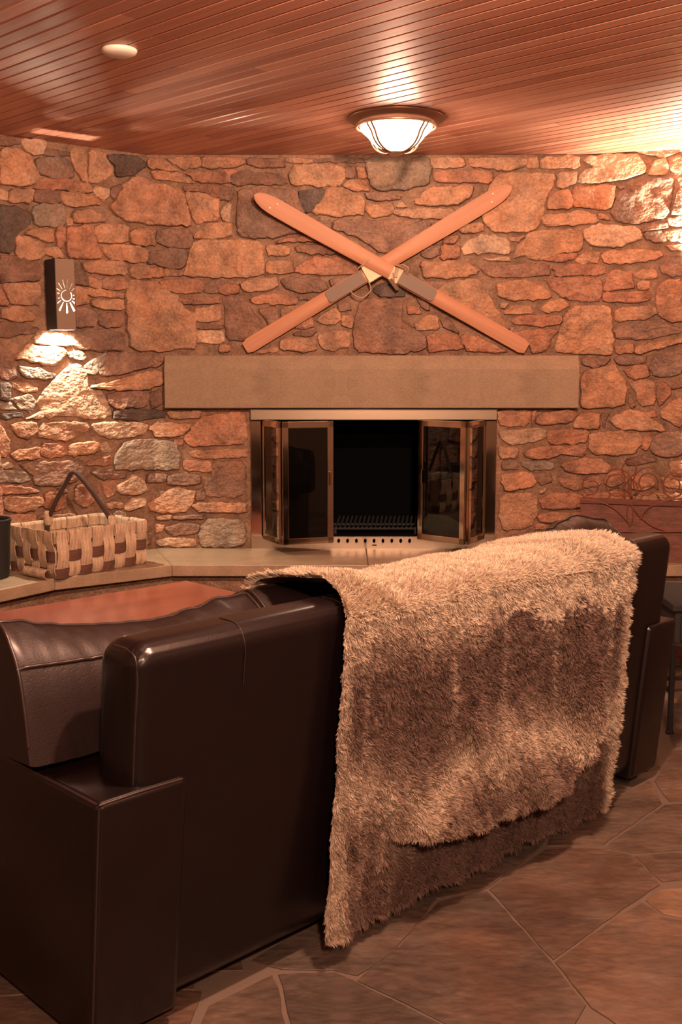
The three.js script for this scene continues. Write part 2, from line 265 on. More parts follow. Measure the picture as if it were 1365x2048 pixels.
st(B, 'O', [-255, 2349, -223, 2403, -99, 2403, 13, 2391, 25, 2341, -18, 2302, -141, 2298, -238, 2306]);
st(B, 'd', [19, 2387, 71, 2391, 65, 2334, 27, 2334]);
st(B, 'o', [76, 2389, 110, 2389, 123, 2337, 81, 2337]);
st(B, 'o', [10, 2300, 42, 2327, 115, 2329, 140, 2278, 67, 2275]);
st(B, 'G', [118, 2433, 430, 2433, 439, 2373, 427, 2306, 316, 2283, 183, 2278, 151, 2294, 133, 2373]);
st(B, 'd', [-597, 2295, -526, 2291, -548, 2238, -598, 2230]);
st(B, 'D', [-504, 2280, -389, 2291, -224, 2283, -207, 2220, -183, 2173, -150, 2135, -166, 2090, -308, 2055, -500, 2051, -518, 2131, -506, 2220]);
st(B, 'k', [-203, 2276, -83, 2283, -74, 2252, -116, 2189, -173, 2173, -203, 2220]);
st(B, 'o', [-66, 2291, 17, 2287, 42, 2259, 108, 2250, 115, 2165, 34, 2154, -83, 2157, -156, 2179, -99, 2228]);
st(B, 'd', [126, 2266, 183, 2270, 291, 2255, 283, 2234, 133, 2230]);
st(B, 'o', [127, 2210, 250, 2217, 265, 2188, 248, 2157, 158, 2149, 131, 2179]);
st(B, 'l', [275, 2196, 295, 2228, 325, 2200]);
st(B, 'M', [-23, 2137, 109, 2133, 317, 2145, 440, 2133, 433, 2043, 385, 1994, 301, 1978, 201, 1978, 109, 2041, 25, 2074, -31, 2090]);
st(B, 'r', [-315, 2029, -267, 2048, -166, 2056, -110, 2033, -200, 2031]);
st(B, 'o', [-365, 2015, -259, 2007, -266, 1966, -359, 1961, -374, 1993]);
st(B, 'd', [-223, 2007, -133, 2019, -18, 1991, -18, 1970, -133, 1970, -207, 1978]);
st(B, 'o', [-375, 1934, -244, 1938, -240, 1880, -367, 1876]);
st(B, 'r', [-219, 1911, -133, 1958, 0, 1950, 82, 1901, 66, 1875, -100, 1871, -224, 1880]);
st(B, 'd', [-148, 2125, -50, 2129, -60, 2084, -100, 2090]);
st(B, 'd', [386, 2007, 491, 2015, 484, 1961, 412, 1953]);
st(B, 'r', [-604, 1827, -505, 1819, -514, 1777, -604, 1773]);
st(B, 'o', [-493, 1835, -411, 1847, -320, 1856, -316, 1814, -361, 1797, -477, 1781]);
st(B, 'd', [-300, 1852, -234, 1860, -85, 1843, -68, 1797, -184, 1781, -267, 1797]);
st(B, 'd', [-57, 1852, 57, 1856, 49, 1837, -32, 1806]);
st(B, 'r', [-448, 1761, -352, 1773, -220, 1761, -235, 1723, -353, 1727, -444, 1731]);
st(B, 'd', [-216, 1761, -85, 1773, -94, 1748, -200, 1748]);
st(B, 'd', [-415, 1699, -321, 1716, -313, 1632, -354, 1619]);
st(B, 'o', [-301, 1711, -186, 1724, -203, 1680, -293, 1648]);
st(B, 'o', [-133, 1647, -25, 1717, -1, 1647, -35, 1628, -99, 1632]);
st(B, 'r', [-226, 1628, -145, 1662, -140, 1611, -226, 1603]);
st(B, 'd', [-15, 1736, 41, 1736, 45, 1698, -6, 1690]);
st(B, 'o', [6, 1662, 58, 1670, 58, 1611, 10, 1619]);
st(B, 'D', [95, 1728, 135, 1753, 310, 1744, 302, 1647, 346, 1618, 395, 1587, 424, 1555, 421, 1498, 237, 1482, 70, 1494, 61, 1597, 78, 1680]);
st(B, 'r', [330, 1720, 386, 1711, 403, 1680, 339, 1673]);
st(B, 'o', [369, 1630, 438, 1674, 487, 1662, 488, 1603, 382, 1598]);
st(B, 'd', [314, 1643, 356, 1632, 365, 1613, 329, 1626]);
st(B, 'o', [-302, 1549, -245, 1558, -132, 1553, -128, 1498, -203, 1490, -302, 1503]);
st(B, 'o', [-114, 1570, -67, 1595, 41, 1587, 45, 1519, -17, 1507, -50, 1490, -108, 1523]);
st(B, 'd', [-234, 1587, -128, 1595, -145, 1569, -226, 1569]);
st(B, 'o', [-412, 1499, -323, 1510, -331, 1486, -412, 1486]);
st(B, 'o', [-608, 1524, -555, 1520, -560, 1494, -609, 1490]);
st(B, 'k', [157, 1802, 235, 1835, 318, 1796, 310, 1764, 204, 1760]);
st(B, 'd', [372, 1769, 444, 1728, 436, 1698, 397, 1715]);
st(B, 'o', [630, 2433, 914, 2437, 906, 2390, 869, 2382, 799, 2369, 644, 2394]);
st(B, 'o', [922, 2433, 969, 2437, 970, 2386, 919, 2386]);
st(B, 'o', [981, 2437, 1162, 2446, 1168, 2386, 1043, 2382, 987, 2382]);
st(B, 'l', [1192, 2422, 1232, 2443, 1358, 2448, 1459, 2433, 1489, 2375, 1486, 2348, 1446, 2329, 1329, 2318, 1169, 2314, 1185, 2371, 1250, 2388]);
st(RT, 'l', [210, 2447, 266, 2459, 388, 2456, 396, 2445, 334, 2417, 286, 2428]);
st(RT, 'l', [267, 2374, 295, 2408, 340, 2409, 347, 2342, 304, 2332, 256, 2338]);
st(RT, 'o', [352, 2408, 411, 2417, 414, 2355, 362, 2349]);
st(B, 'O', [758, 2332, 788, 2361, 1042, 2361, 1052, 2329, 1044, 2295, 1014, 2261, 995, 2159, 970, 2095, 919, 2080, 754, 2080, 714, 2125, 696, 2159, 733, 2287]);
st(B, 'o', [1068, 2357, 1160, 2370, 1157, 2314, 1098, 2288, 1065, 2297]);
st(B, 'o', [1027, 2251, 1081, 2277, 1129, 2277, 1140, 2236, 1134, 2195, 1048, 2186, 1019, 2195]);
st(B, 'R', [1145, 2294, 1244, 2302, 1353, 2297, 1355, 2256, 1327, 2183, 1239, 2191, 1151, 2203]);
st(RT, 'D', [117, 2246, 180, 2306, 280, 2313, 377, 2316, 372, 2235, 350, 2146, 287, 2119, 187, 2106, 103, 2140, 89, 2181]);
st(B, 'o', [1003, 2157, 1102, 2166, 1189, 2183, 1268, 2152, 1269, 2126, 1173, 2110, 1008, 2110]);
st(RT, 'o', [26, 2165, 78, 2154, 75, 2132, 27, 2138]);
st(RT, 'd', [113, 2294, 162, 2297, 133, 2274]);
st(RT, 'd', [387, 2241, 417, 2264, 422, 2151, 370, 2153]);
st(B, 'o', [578, 2098, 681, 2123, 702, 2115, 698, 2084, 647, 2071, 596, 2080]);
st(B, 'r', [517, 2055, 579, 2063, 571, 2028, 509, 2024]);
st(B, 'l', [614, 2029, 717, 2068, 826, 2046, 841, 1972, 754, 1976, 615, 1972, 606, 1996]);
st(B, 'o', [838, 2046, 909, 2063, 883, 2037, 852, 2032]);
st(B, 'O', [939, 2080, 1051, 2085, 1137, 2089, 1191, 2063, 1188, 1989, 1089, 1972, 984, 1938, 931, 1964, 858, 1955, 870, 1996, 920, 2039]);
st(B, 'l', [1211, 2089, 1258, 2114, 1453, 2094, 1488, 2056, 1480, 2033, 1373, 1998, 1255, 2011, 1203, 2048]);
st(RT, 'd', [240, 2084, 345, 2109, 353, 2085, 253, 2070]);
st(RT, 'l', [355, 2126, 422, 2135, 424, 2088, 372, 2095]);
st(RT, 'd', [249, 2062, 320, 2077, 355, 2028, 307, 2017, 258, 2032]);
st(RT, 'o', [332, 2064, 424, 2081, 427, 2017, 375, 2019]);
st(B, 'r', [1004, 1943, 1089, 1969, 1175, 1977, 1159, 1946, 1073, 1933]);
st(B, 'l', [721, 1951, 837, 1956, 833, 1938, 739, 1936]);
st(B, 'o', [1167, 1943, 1212, 1982, 1282, 1985, 1288, 1932, 1198, 1925]);
st(RT, 'o', [53, 1971, 81, 1983, 258, 1986, 328, 1967, 325, 1945, 244, 1922, 68, 1923]);
st(RT, 'o', [363, 1999, 427, 2005, 429, 1975, 377, 1977]);
st(B, 'd', [695, 1917, 808, 1917, 1018, 1926, 1041, 1875, 986, 1864, 845, 1855, 758, 1860, 714, 1884]);
st(B, 'r', [1057, 1908, 1179, 1921, 1306, 1915, 1311, 1871, 1198, 1868, 1076, 1860]);
st(B, 'o', [777, 1822, 845, 1843, 941, 1843, 985, 1815, 1044, 1780, 1040, 1756, 971, 1747, 849, 1747, 795, 1764]);
st(B, 'r', [1010, 1852, 1198, 1856, 1299, 1851, 1306, 1772, 1278, 1742, 1184, 1742, 1113, 1756, 1069, 1797]);
st(RT, 'r', [78, 1865, 110, 1892, 185, 1877, 217, 1803, 138, 1796, 63, 1789]);
st(RT, 'o', [205, 1866, 262, 1888, 302, 1883, 320, 1852, 264, 1840]);
st(RT, 'o', [224, 1825, 279, 1832, 276, 1797, 229, 1798]);
st(RT, 'r', [72, 1781, 281, 1785, 286, 1741, 200, 1726, 97, 1736, 65, 1746]);
st(RT, 'd', [330, 1907, 368, 1948, 429, 1963, 433, 1857, 381, 1854, 331, 1877]);
st(RT, 'R', [313, 1789, 356, 1830, 434, 1833, 442, 1636, 390, 1637, 339, 1663, 316, 1713]);
st(B, 'o', [796, 1730, 837, 1726, 820, 1703, 801, 1712]);
st(B, 'o', [823, 1693, 865, 1722, 943, 1722, 953, 1686, 884, 1677, 824, 1677]);
st(B, 'o', [1005, 1702, 1042, 1743, 1111, 1748, 1143, 1719, 1106, 1695, 1028, 1686]);
st(B, 'r', [860, 1647, 911, 1669, 1104, 1674, 1097, 1633, 1028, 1616, 878, 1625]);
st(B, 'O', [1134, 1691, 1176, 1717, 1351, 1715, 1363, 1613, 1371, 1479, 1260, 1479, 1158, 1484, 1077, 1497, 1088, 1570, 1117, 1649]);
st(RT, 'o', [122, 1698, 218, 1713, 309, 1707, 318, 1672, 254, 1647, 128, 1640]);
st(RT, 'd', [125, 1602, 187, 1627, 347, 1630, 429, 1607, 442, 1585, 308, 1552, 139, 1553]);
st(RT, 'o', [128, 1519, 214, 1527, 215, 1483, 142, 1479]);
st(RT, 'o', [235, 1514, 308, 1535, 445, 1551, 446, 1533, 310, 1495, 243, 1478, 227, 1490]);
st(B, 'r', [861, 1586, 957, 1603, 1084, 1599, 1063, 1561, 1020, 1493, 961, 1488, 956, 1517, 889, 1553]);
st(B, 'r', [603, 1568, 673, 1573, 763, 1526, 835, 1491, 640, 1488, 613, 1526]);
st(B, 'd', [504, 1656, 547, 1647, 591, 1589, 548, 1598, 514, 1616]);
st(B, 'd', [1219, 1457, 1338, 1464, 1352, 1451, 1325, 1420, 1262, 1413, 1216, 1437]);
st(RT, 'd', [126, 1464, 278, 1467, 272, 1436, 197, 1424, 148, 1431]);
st(B, 'O', [1221, 1384, 1319, 1414, 1378, 1432, 1404, 1386, 1441, 1335, 1439, 1299, 1431, 1220, 1225, 1211, 1212, 1246, 1211, 1349]);
st(RT, 'r', [178, 1399, 239, 1428, 287, 1421, 295, 1373, 234, 1351, 200, 1368]);
st(RT, 'd', [296, 1421, 321, 1471, 397, 1485, 448, 1499, 452, 1395, 408, 1370, 318, 1370, 304, 1393]);
st(RT, 'R', [202, 1327, 242, 1348, 317, 1342, 332, 1236, 274, 1221, 247, 1249, 231, 1292]);
st(RT, 'r', [335, 1327, 387, 1338, 403, 1286, 383, 1257, 344, 1222]);
st(RT, 'd', [196, 1276, 209, 1283, 234, 1228, 212, 1217]);
st(RT, 'd', [411, 1328, 453, 1349, 455, 1316, 412, 1309]);
st(RT, 'o', [360, 1205, 433, 1256, 457, 1263, 462, 1122, 417, 1136, 361, 1177]);
st(B, 'R', [793, 1197, 957, 1197, 951, 1122, 813, 1122, 798, 1158]);
st(B, 'r', [964, 1164, 973, 1193, 990, 1193, 970, 1122]);
st(B, 'r', [1005, 1171, 1033, 1186, 1158, 1201, 1195, 1180, 1159, 1137, 1034, 1126, 987, 1137]);
st(B, 'o', [1203, 1179, 1310, 1187, 1316, 1109, 1228, 1104, 1177, 1113]);
st(RT, 'd', [71, 1172, 111, 1180, 84, 1116]);
st(RT, 'o', [122, 1158, 204, 1203, 261, 1196, 311, 1161, 367, 1127, 382, 1103, 278, 1105, 172, 1103, 122, 1137]);
st(RT, 'r', [277, 1189, 326, 1197, 331, 1164, 297, 1171]);
st(B, 'l', [807, 1090, 901, 1101, 1037, 1105, 1035, 1056, 962, 1037, 866, 1026, 815, 1054]);
st(B, 'r', [1051, 1097, 1270, 1097, 1243, 1041, 1193, 1026, 1074, 1026, 1053, 1054]);
st(RT, 'O', [17, 1053, 23, 1083, 179, 1097, 263, 1087, 272, 1032, 240, 987, 141, 973, 41, 978, 14, 1010]);
st(RT, 'r', [276, 1058, 320, 1081, 321, 1047, 296, 1003, 276, 1016]);
st(RT, 'd', [318, 1022, 349, 1089, 463, 1098, 468, 985, 382, 968, 326, 989]);
st(B, 'o', [804, 1008, 902, 1008, 895, 959, 823, 951, 805, 972]);
st(B, 'r', [935, 978, 970, 1008, 1089, 1015, 1248, 1015, 1238, 966, 1135, 977, 1076, 955, 958, 951]);
st(B, 'g', [921, 933, 1017, 941, 1082, 933, 1083, 899, 952, 892]);
st(B, 'd', [824, 941, 896, 945, 897, 899, 825, 892]);
st(B, 'r', [1123, 926, 1232, 956, 1319, 954, 1377, 916, 1370, 887, 1242, 873, 1154, 884]);
st(RT, 'd', [200, 953, 269, 974, 338, 964, 332, 945, 215, 920]);
st(B, 'o', [826, 874, 964, 885, 995, 838, 973, 809, 842, 786, 819, 838]);
st(B, 'd', [975, 874, 1061, 881, 1077, 838, 1021, 816]);
st(B, 'r', [1117, 851, 1198, 862, 1335, 861, 1322, 819, 1207, 786, 1141, 807]);
st(RT, 'r', [109, 877, 186, 894, 194, 838, 131, 813, 96, 833]);
st(RT, 'o', [405, 944, 469, 953, 472, 876, 421, 889]);
st(RT, 'o', [380, 863, 473, 851, 475, 810, 396, 822]);
st(B, 'l', [1014, 785, 1043, 795, 1045, 781, 1022, 771]);
st(B, 'O', [820, 768, 997, 776, 1007, 672, 971, 605, 839, 582, 815, 649]);
st(B, 'r', [1016, 738, 1080, 776, 1229, 768, 1231, 696, 1039, 692]);
st(B, 'r', [1010, 655, 1046, 674, 1220, 678, 1218, 643, 1026, 624]);
st(B, 'r', [996, 613, 1106, 613, 1084, 597, 1004, 590]);
st(B, 'd', [877, 564, 1078, 579, 1071, 514, 893, 510]);
st(RT, 'r', [217, 865, 321, 868, 343, 828, 282, 796, 226, 809]);
st(B, 'r', [1245, 777, 1468, 785, 1470, 725, 1371, 692, 1248, 694]);
st(B, 'r', [1248, 679, 1471, 696, 1482, 606, 1272, 589]);
st(RT, 'o', [240, 778, 475, 794, 478, 728, 250, 712]);
st(RT, 'r', [236, 696, 479, 713, 483, 610, 246, 599]);
st(L, 'l', [614, 1558, 489, 1573, 428, 1520, 491, 1512, 606, 1522]);
st(L, 'l', [651, 1524, 609, 1509, 487, 1509, 457, 1485, 496, 1439, 531, 1422, 671, 1447, 706, 1451]);
st(L, 'd', [783, 1522, 750, 1474, 712, 1399, 709, 1362, 789, 1363]);
st(L, 'g', [690, 1422, 613, 1410, 525, 1381, 535, 1353, 650, 1362, 691, 1390]);
st(L, 'g', [454, 1475, 390, 1493, 355, 1460, 382, 1444, 437, 1461]);
st(L, 'L', [437, 1423, 392, 1427, 349, 1363, 356, 1311, 283, 1299, 228, 1184, 286, 1160, 438, 1182, 576, 1177, 607, 1270, 524, 1356]);
st(L, 'g', [362, 1423, 258, 1485, 249, 1461, 300, 1390, 327, 1374, 363, 1390]);
st(B, 'd', [-1202, 1477, -1095, 1487, -942, 1451, -916, 1435, -996, 1409, -1178, 1374, -1251, 1374]);
st(B, 'r', [-992, 1449, -902, 1442, -917, 1414, -993, 1417]);
st(B, 'o', [-1294, 1318, -1159, 1352, -966, 1397, -903, 1392, -900, 1325, -999, 1305, -1238, 1303]);
st(L, 'd', [251, 1272, 203, 1294, 34, 1292, 31, 1213, 206, 1212, 242, 1238]);
st(B, 'd', [-977, 1287, -910, 1296, -907, 1226, -969, 1208]);
st(L, 'k', [790, 1339, 740, 1338, 744, 1257, 793, 1267]);
st(L, 'o', [728, 1338, 668, 1342, 609, 1320, 619, 1298, 679, 1295, 720, 1314]);
st(L, 'g', [731, 1271, 644, 1286, 621, 1245, 640, 1209, 698, 1214]);
st(L, 'g', [794, 1247, 744, 1254, 711, 1214, 795, 1225]);
st(L, 'k', [786, 1204, 693, 1202, 685, 1184, 778, 1174]);
st(L, 'l', [673, 1176, 586, 1208, 587, 1173]);
st(L, 'o', [745, 1153, 631, 1158, 612, 1120, 663, 1076, 712, 1095]);
st(L, 'o', [798, 1154, 760, 1085, 753, 1020, 779, 1004, 804, 1006]);
st(L, 'o', [611, 1120, 577, 1156, 375, 1146, 357, 1116, 444, 1063, 535, 1071, 605, 1083]);
st(L, 'l', [343, 1140, 247, 1146, 38, 1136, 50, 1089, 130, 1064, 289, 1070]);
st(B, 'k', [-1171, 1200, -1113, 1205, -903, 1199, -908, 1157, -1085, 1151, -1172, 1158]);
st(B, 'o', [-982, 1112, -912, 1139, -767, 1130, -768, 1104, -811, 1074, -930, 1060]);
st(B, 'o', [-881, 1195, -718, 1195, -723, 1157, -854, 1157]);
st(B, 'R', [-760, 1104, -707, 1167, -486, 1195, -484, 1032, -617, 1022, -771, 1018, -798, 1058]);
st(L, 'o', [746, 1008, 707, 1032, 611, 1036, 617, 983, 734, 985]);
st(L, 'r', [602, 1049, 507, 1058, 465, 1040, 476, 990, 600, 987]);
st(L, 'o', [450, 1047, 347, 1051, 306, 1041, 312, 999, 461, 989]);
st(L, 'l', [298, 1036, 260, 1043, 239, 1005, 289, 994]);
st(B, 'G', [-1176, 931, -1167, 991, -1118, 1044, -1006, 1058, -851, 1037, -820, 965, -835, 896, -1172, 908]);
st(B, 'r', [-853, 1048, -804, 1056, -805, 1018, -847, 1022]);
st(B, 'o', [-773, 991, -489, 1005, -484, 957, -746, 953]);
st(B, 'r', [-802, 944, -664, 939, -658, 882, -794, 892]);
st(B, 'D', [-655, 935, -492, 939, -491, 770, -564, 756, -684, 760, -702, 815, -654, 871]);
st(L, 'l', [806, 968, 756, 970, 741, 947, 807, 950]);
st(L, 'g', [807, 934, 695, 932, 654, 884, 723, 873, 809, 887]);
st(L, 'D', [717, 964, 538, 967, 400, 964, 382, 920, 449, 855, 524, 851, 634, 858, 644, 909]);
st(L, 'r', [368, 954, 252, 979, 235, 967, 246, 933, 361, 935]);
st(L, 'r', [810, 866, 723, 860, 636, 837, 619, 822, 725, 821, 812, 836]);
st(L, 'o', [793, 814, 725, 809, 611, 800, 594, 766, 684, 731, 787, 748]);
st(L, 'r', [588, 825, 478, 831, 493, 742, 547, 728, 600, 749]);
st(L, 'r', [429, 841, 375, 846, 330, 764, 387, 734, 441, 763]);
st(L, 'd', [350, 908, 256, 912, 218, 876, 295, 863]);
st(L, 'r', [294, 850, 219, 845, 221, 785, 276, 771]);
st(L, 'd', [243, 883, 167, 888, 168, 864, 234, 864]);
st(L, 'l', [212, 828, 115, 879, 67, 845, 50, 790, 118, 773, 206, 793]);
st(L, 'l', [168, 728, 139, 757, 59, 756, 65, 718, 140, 700, 174, 706]);
st(L, 'o', [267, 748, 182, 742, 174, 715, 258, 714]);
st(B, 'd', [-998, 876, -891, 874, -897, 831, -999, 833]);
st(B, 'd', [-883, 860, -843, 874, -723, 869, -724, 821, -879, 817]);
st(B, 'O', [-997, 723, -929, 752, -844, 813, -800, 794, -744, 785, -783, 685, -903, 675, -982, 686]);
st(B, 'd', [-740, 787, -710, 804, -694, 751, -739, 741]);
st(B, 'o', [-765, 714, -715, 724, -492, 724, -492, 675, -716, 675]);
st(B, 'o', [-949, 653, -877, 662, -878, 638, -940, 638]);
st(B, 'd', [-855, 662, -718, 662, -713, 642, -855, 642]);
st(B, 'o', [-954, 615, -916, 610, -916, 581, -950, 571]);
st(B, 'd', [-903, 596, -810, 629, -733, 615, -733, 571, -849, 552, -894, 571]);
st(B, 'l', [-947, 529, -849, 544, -757, 539, -758, 504, -850, 500, -942, 509]);
st(B, 'G', [-720, 596, -688, 643, -502, 638, -490, 514, -596, 495, -717, 500, -730, 550]);
st(L, 'g', [239, 691, 211, 702, 173, 685, 174, 661, 220, 665]);
st(L, 'o', [816, 731, 639, 721, 642, 655, 819, 663]);
st(L, 'd', [630, 716, 435, 709, 428, 636, 633, 654]);
st(L, 'o', [417, 698, 261, 694, 263, 621, 419, 630]);
st(L, 'r', [819, 654, 588, 637, 590, 571, 822, 585]);
st(L, 'o', [569, 631, 303, 611, 305, 547, 572, 569]);
st(L, 'd', [284, 604, 30, 571, 42, 516, 285, 545]);// stones beyond the picture's edges, laid in rough courses
function courses(wall, x0, x1, seed) {
  const R = rng(seed), list = []; let y = 0.01;
  while (y < ROOM - 0.05) {
    const h = Math.min(0.08 + 0.14 * R(), ROOM - 0.01 - y); let x = x0;
    while (x < x1 - 0.04) {
      const w = Math.min(0.14 + 0.26 * R(), x1 - x), q = () => (R() - 0.5) * 0.02;
      list.push(stoneGeometry([[x + 0.008, y + 0.008 + q()], [x + w - 0.008, y + 0.01 + q()], [x + w - 0.01 + q(), y + h * 0.5], [x + w - 0.012, y + h - 0.008 + q()], [x + w * 0.5, y + h - 0.006], [x + 0.01 + q(), y + h - 0.01]], 'oordodlgr'[Math.floor(R() * 9)], 9000 + Math.floor(R() * 90000)));
      x += w;
    }
    y += h;
  }
  const m = part('stones', mergeGeometries(list), M.stone, wall); m.userData.kind = 'stuff';
}
courses(wallFarLeft, -LEN_L2, 0, 77);
courses(wallRight, 0.62, LEN_R, 78);

// ---------------------------------------------------------------- ceiling of narrow boards, laid diagonally
const ceiling = struct('ceiling', prism([[-3.4, -6.1], [3.6, -6.1], [3.6, 3.1], [-3.4, 3.1]], ROOM + 0.012, ROOM + 0.2), M.boards[1]);
const DIAG = 43.3 * Math.PI / 180, PITCH = 0.066;
function board(len, w, t, c, u0) {
  const pr = [[-w / 2, 0], [-w / 2, -t + c], [-w / 2 + c, -t], [w / 2 - c, -t], [w / 2, -t + c], [w / 2, 0]], P = [], U = [];
  for (let i = 0; i < pr.length; i++) {
    const a = pr[i], b = pr[(i + 1) % pr.length];
    const q = (p, x) => { P.push(x, p[1], p[0]); U.push(u0 + x, p[0] / w + 0.5); };
    q(a, 0); q(b, 0); q(b, len); q(a, 0); q(b, len); q(a, len);
  }
  const g = new THREE.BufferGeometry(); g.setAttribute('position', new THREE.Float32BufferAttribute(P, 3)); g.setAttribute('uv', new THREE.Float32BufferAttribute(U, 2)); g.computeVertexNormals(); return g;
}
{
  const R = rng(505), d = [Math.cos(DIAG), Math.sin(DIAG)], n = [-Math.sin(DIAG), Math.cos(DIAG)], rest = [];
  const clip = (o, x0, x1, z0, z1) => {                 // along-board range inside a plan rectangle
    let a = -9, b = 9; const cut = (p, v, lo, hi) => { let s = (lo - p) / v, e = (hi - p) / v; if (s > e) [s, e] = [e, s]; a = Math.max(a, s); b = Math.min(b, e); };
    cut(o[0], d[0], x0, x1); cut(o[1], d[1], z0, z1); return b - a > 0.03 ? [a, b] : null;
  };
  for (let k = -98; k <= 66; k++) {
    const o = [n[0] * k * PITCH, n[1] * k * PITCH + 0.02], vis = clip(o, -1.95, 2.15, -5.68, -2.55), all = clip(o, -3.1, 3.3, -5.9, 2.9);
    if (!all) continue;
    const cuts = [all[0]]; let s = all[0] + 0.4 + 1.4 * R(); while (s < all[1] - 0.3) { cuts.push(s); s += 1.3 + 1.7 * R(); } cuts.push(all[1]);
    for (let i = 0; i + 1 < cuts.length; i++) {
      const len = cuts[i + 1] - cuts[i] - 0.001, g = board(len, PITCH - 0.0012, 0.013, 0.0052, R() * 6), seen = vis && cuts[i + 1] > vis[0] && cuts[i] < vis[1], mi = Math.floor(R() * M.boards.length);
      T(g, o[0] + d[0] * cuts[i], ROOM + 0.0125, o[1] + d[1] * cuts[i], 0, -DIAG, 0);
      if (seen) part('board', g, M.boards[mi], ceiling); else rest.push(g);
    }
  }
  const m = part('boards', mergeGeometries(rest), M.boards[0], ceiling); m.userData.kind = 'stuff';
}

// ---------------------------------------------------------------- slate floor
const floor = struct('floor', prism([[-3.4, -6.1], [3.6, -6.1], [3.6, 3.1], [-3.4, 3.1]], -0.2, -0.004), M.grout);
let flagSeed = 0; const traced = [];
function flagGeometry(poly, seed) {
  const R = rng(seed + 31), zo = R() * 40; let c = poly; let s = 0; for (let i = 0; i < c.length; i++) { const a = c[i], b = c[(i + 1) % c.length]; s += a[0] * b[1] - b[0] * a[1]; } if (s > 0) c = [...c].reverse(); const side = -1;
  const o = []; for (let i = 0; i < c.length; i++) { const a = c[i], b = c[(i + 1) % c.length], n = Math.max(1, Math.round(Math.hypot(b[0] - a[0], b[1] - a[1]) / 0.05)); for (let k = 0; k < n; k++) { const ox = b[0] - a[0], oz = b[1] - a[1], ol = Math.hypot(ox, oz), x = lerp(a[0], b[0], k / n) + 0.0035 * oz / ol * side, z = lerp(a[1], b[1], k / n) - 0.0035 * ox / ol * side; o.push(new THREE.Vector2(x + 0.005 * N3(x * 22, z * 22, zo), -(z + 0.005 * N3(x * 22, z * 22, zo + 5)))); } }
  const g = new THREE.ExtrudeGeometry(new THREE.Shape(o), { depth: 0.012, bevelEnabled: true, bevelSize: 0.002, bevelThickness: 0.002, bevelOffset: -0.002, bevelSegments: 2 }); g.rotateX(-Math.PI / 2); g.translate(0, -0.014, 0); return worldUV(g);
}
function flag(mm) { const p = []; for (let i = 0; i < mm.length; i += 2) p.push([mm[i] / 1000, mm[i + 1] / 1000]); traced.push(p); part('flagstone', flagGeometry(p, flagSeed), M.slates[flagSeed === 3 ? 4 : flagSeed % 4], floor); flagSeed++; }
flag([408, -2768, 508, -2417, 698, -2620, 873, -2794, 847, -2972, 772, -3019, 606, -3009]);
flag([397, -2749, 499, -2402, 542, -2227, 458, -2084, 235, -2160, 41, -2329, 144, -2471, 263, -2699]);
flag([515, -2404, 695, -2594, 802, -2688, 829, -2614, 959, -2559, 842, -2227, 646, -2084, 559, -2223]);
flag([815, -2707, 875, -2765, 1023, -2783, 955, -2587, 838, -2635]);
flag([860, -2969, 1053, -2999, 1001, -2841, 887, -2815]);
flag([788, -3032, 1054, -3335, 1241, -3368, 1122, -3029, 861, -2992]);
flag([613, -3039, 778, -3049, 1043, -3351, 1064, -3541, 943, -3418, 686, -3218]);
flag([-141, -2350, -12, -2354, 32, -2317, 211, -2158, 183, -2050, -85, -2050]);
flag([-291, -2223, -157, -2346, -124, -2156, -106, -2050, -312, -2050]);
flag([-138, -2376, -12, -2374, 34, -2346, 131, -2464, 253, -2715, 402, -2783, 593, -3032, 674, -3233, 320, -3005, -218, -2410]);
flag([1077, -3368, 1084, -3550, 1233, -3834, 1518, -3942, 1322, -3410]);
flag([1250, -3888, 1314, -4190, 1508, -4585, 1827, -4661, 1577, -3999]);
flag([1430, -4919, 1363, -4527, 1500, -4615, 1862, -4755, 2062, -5284, 1842, -5383]);
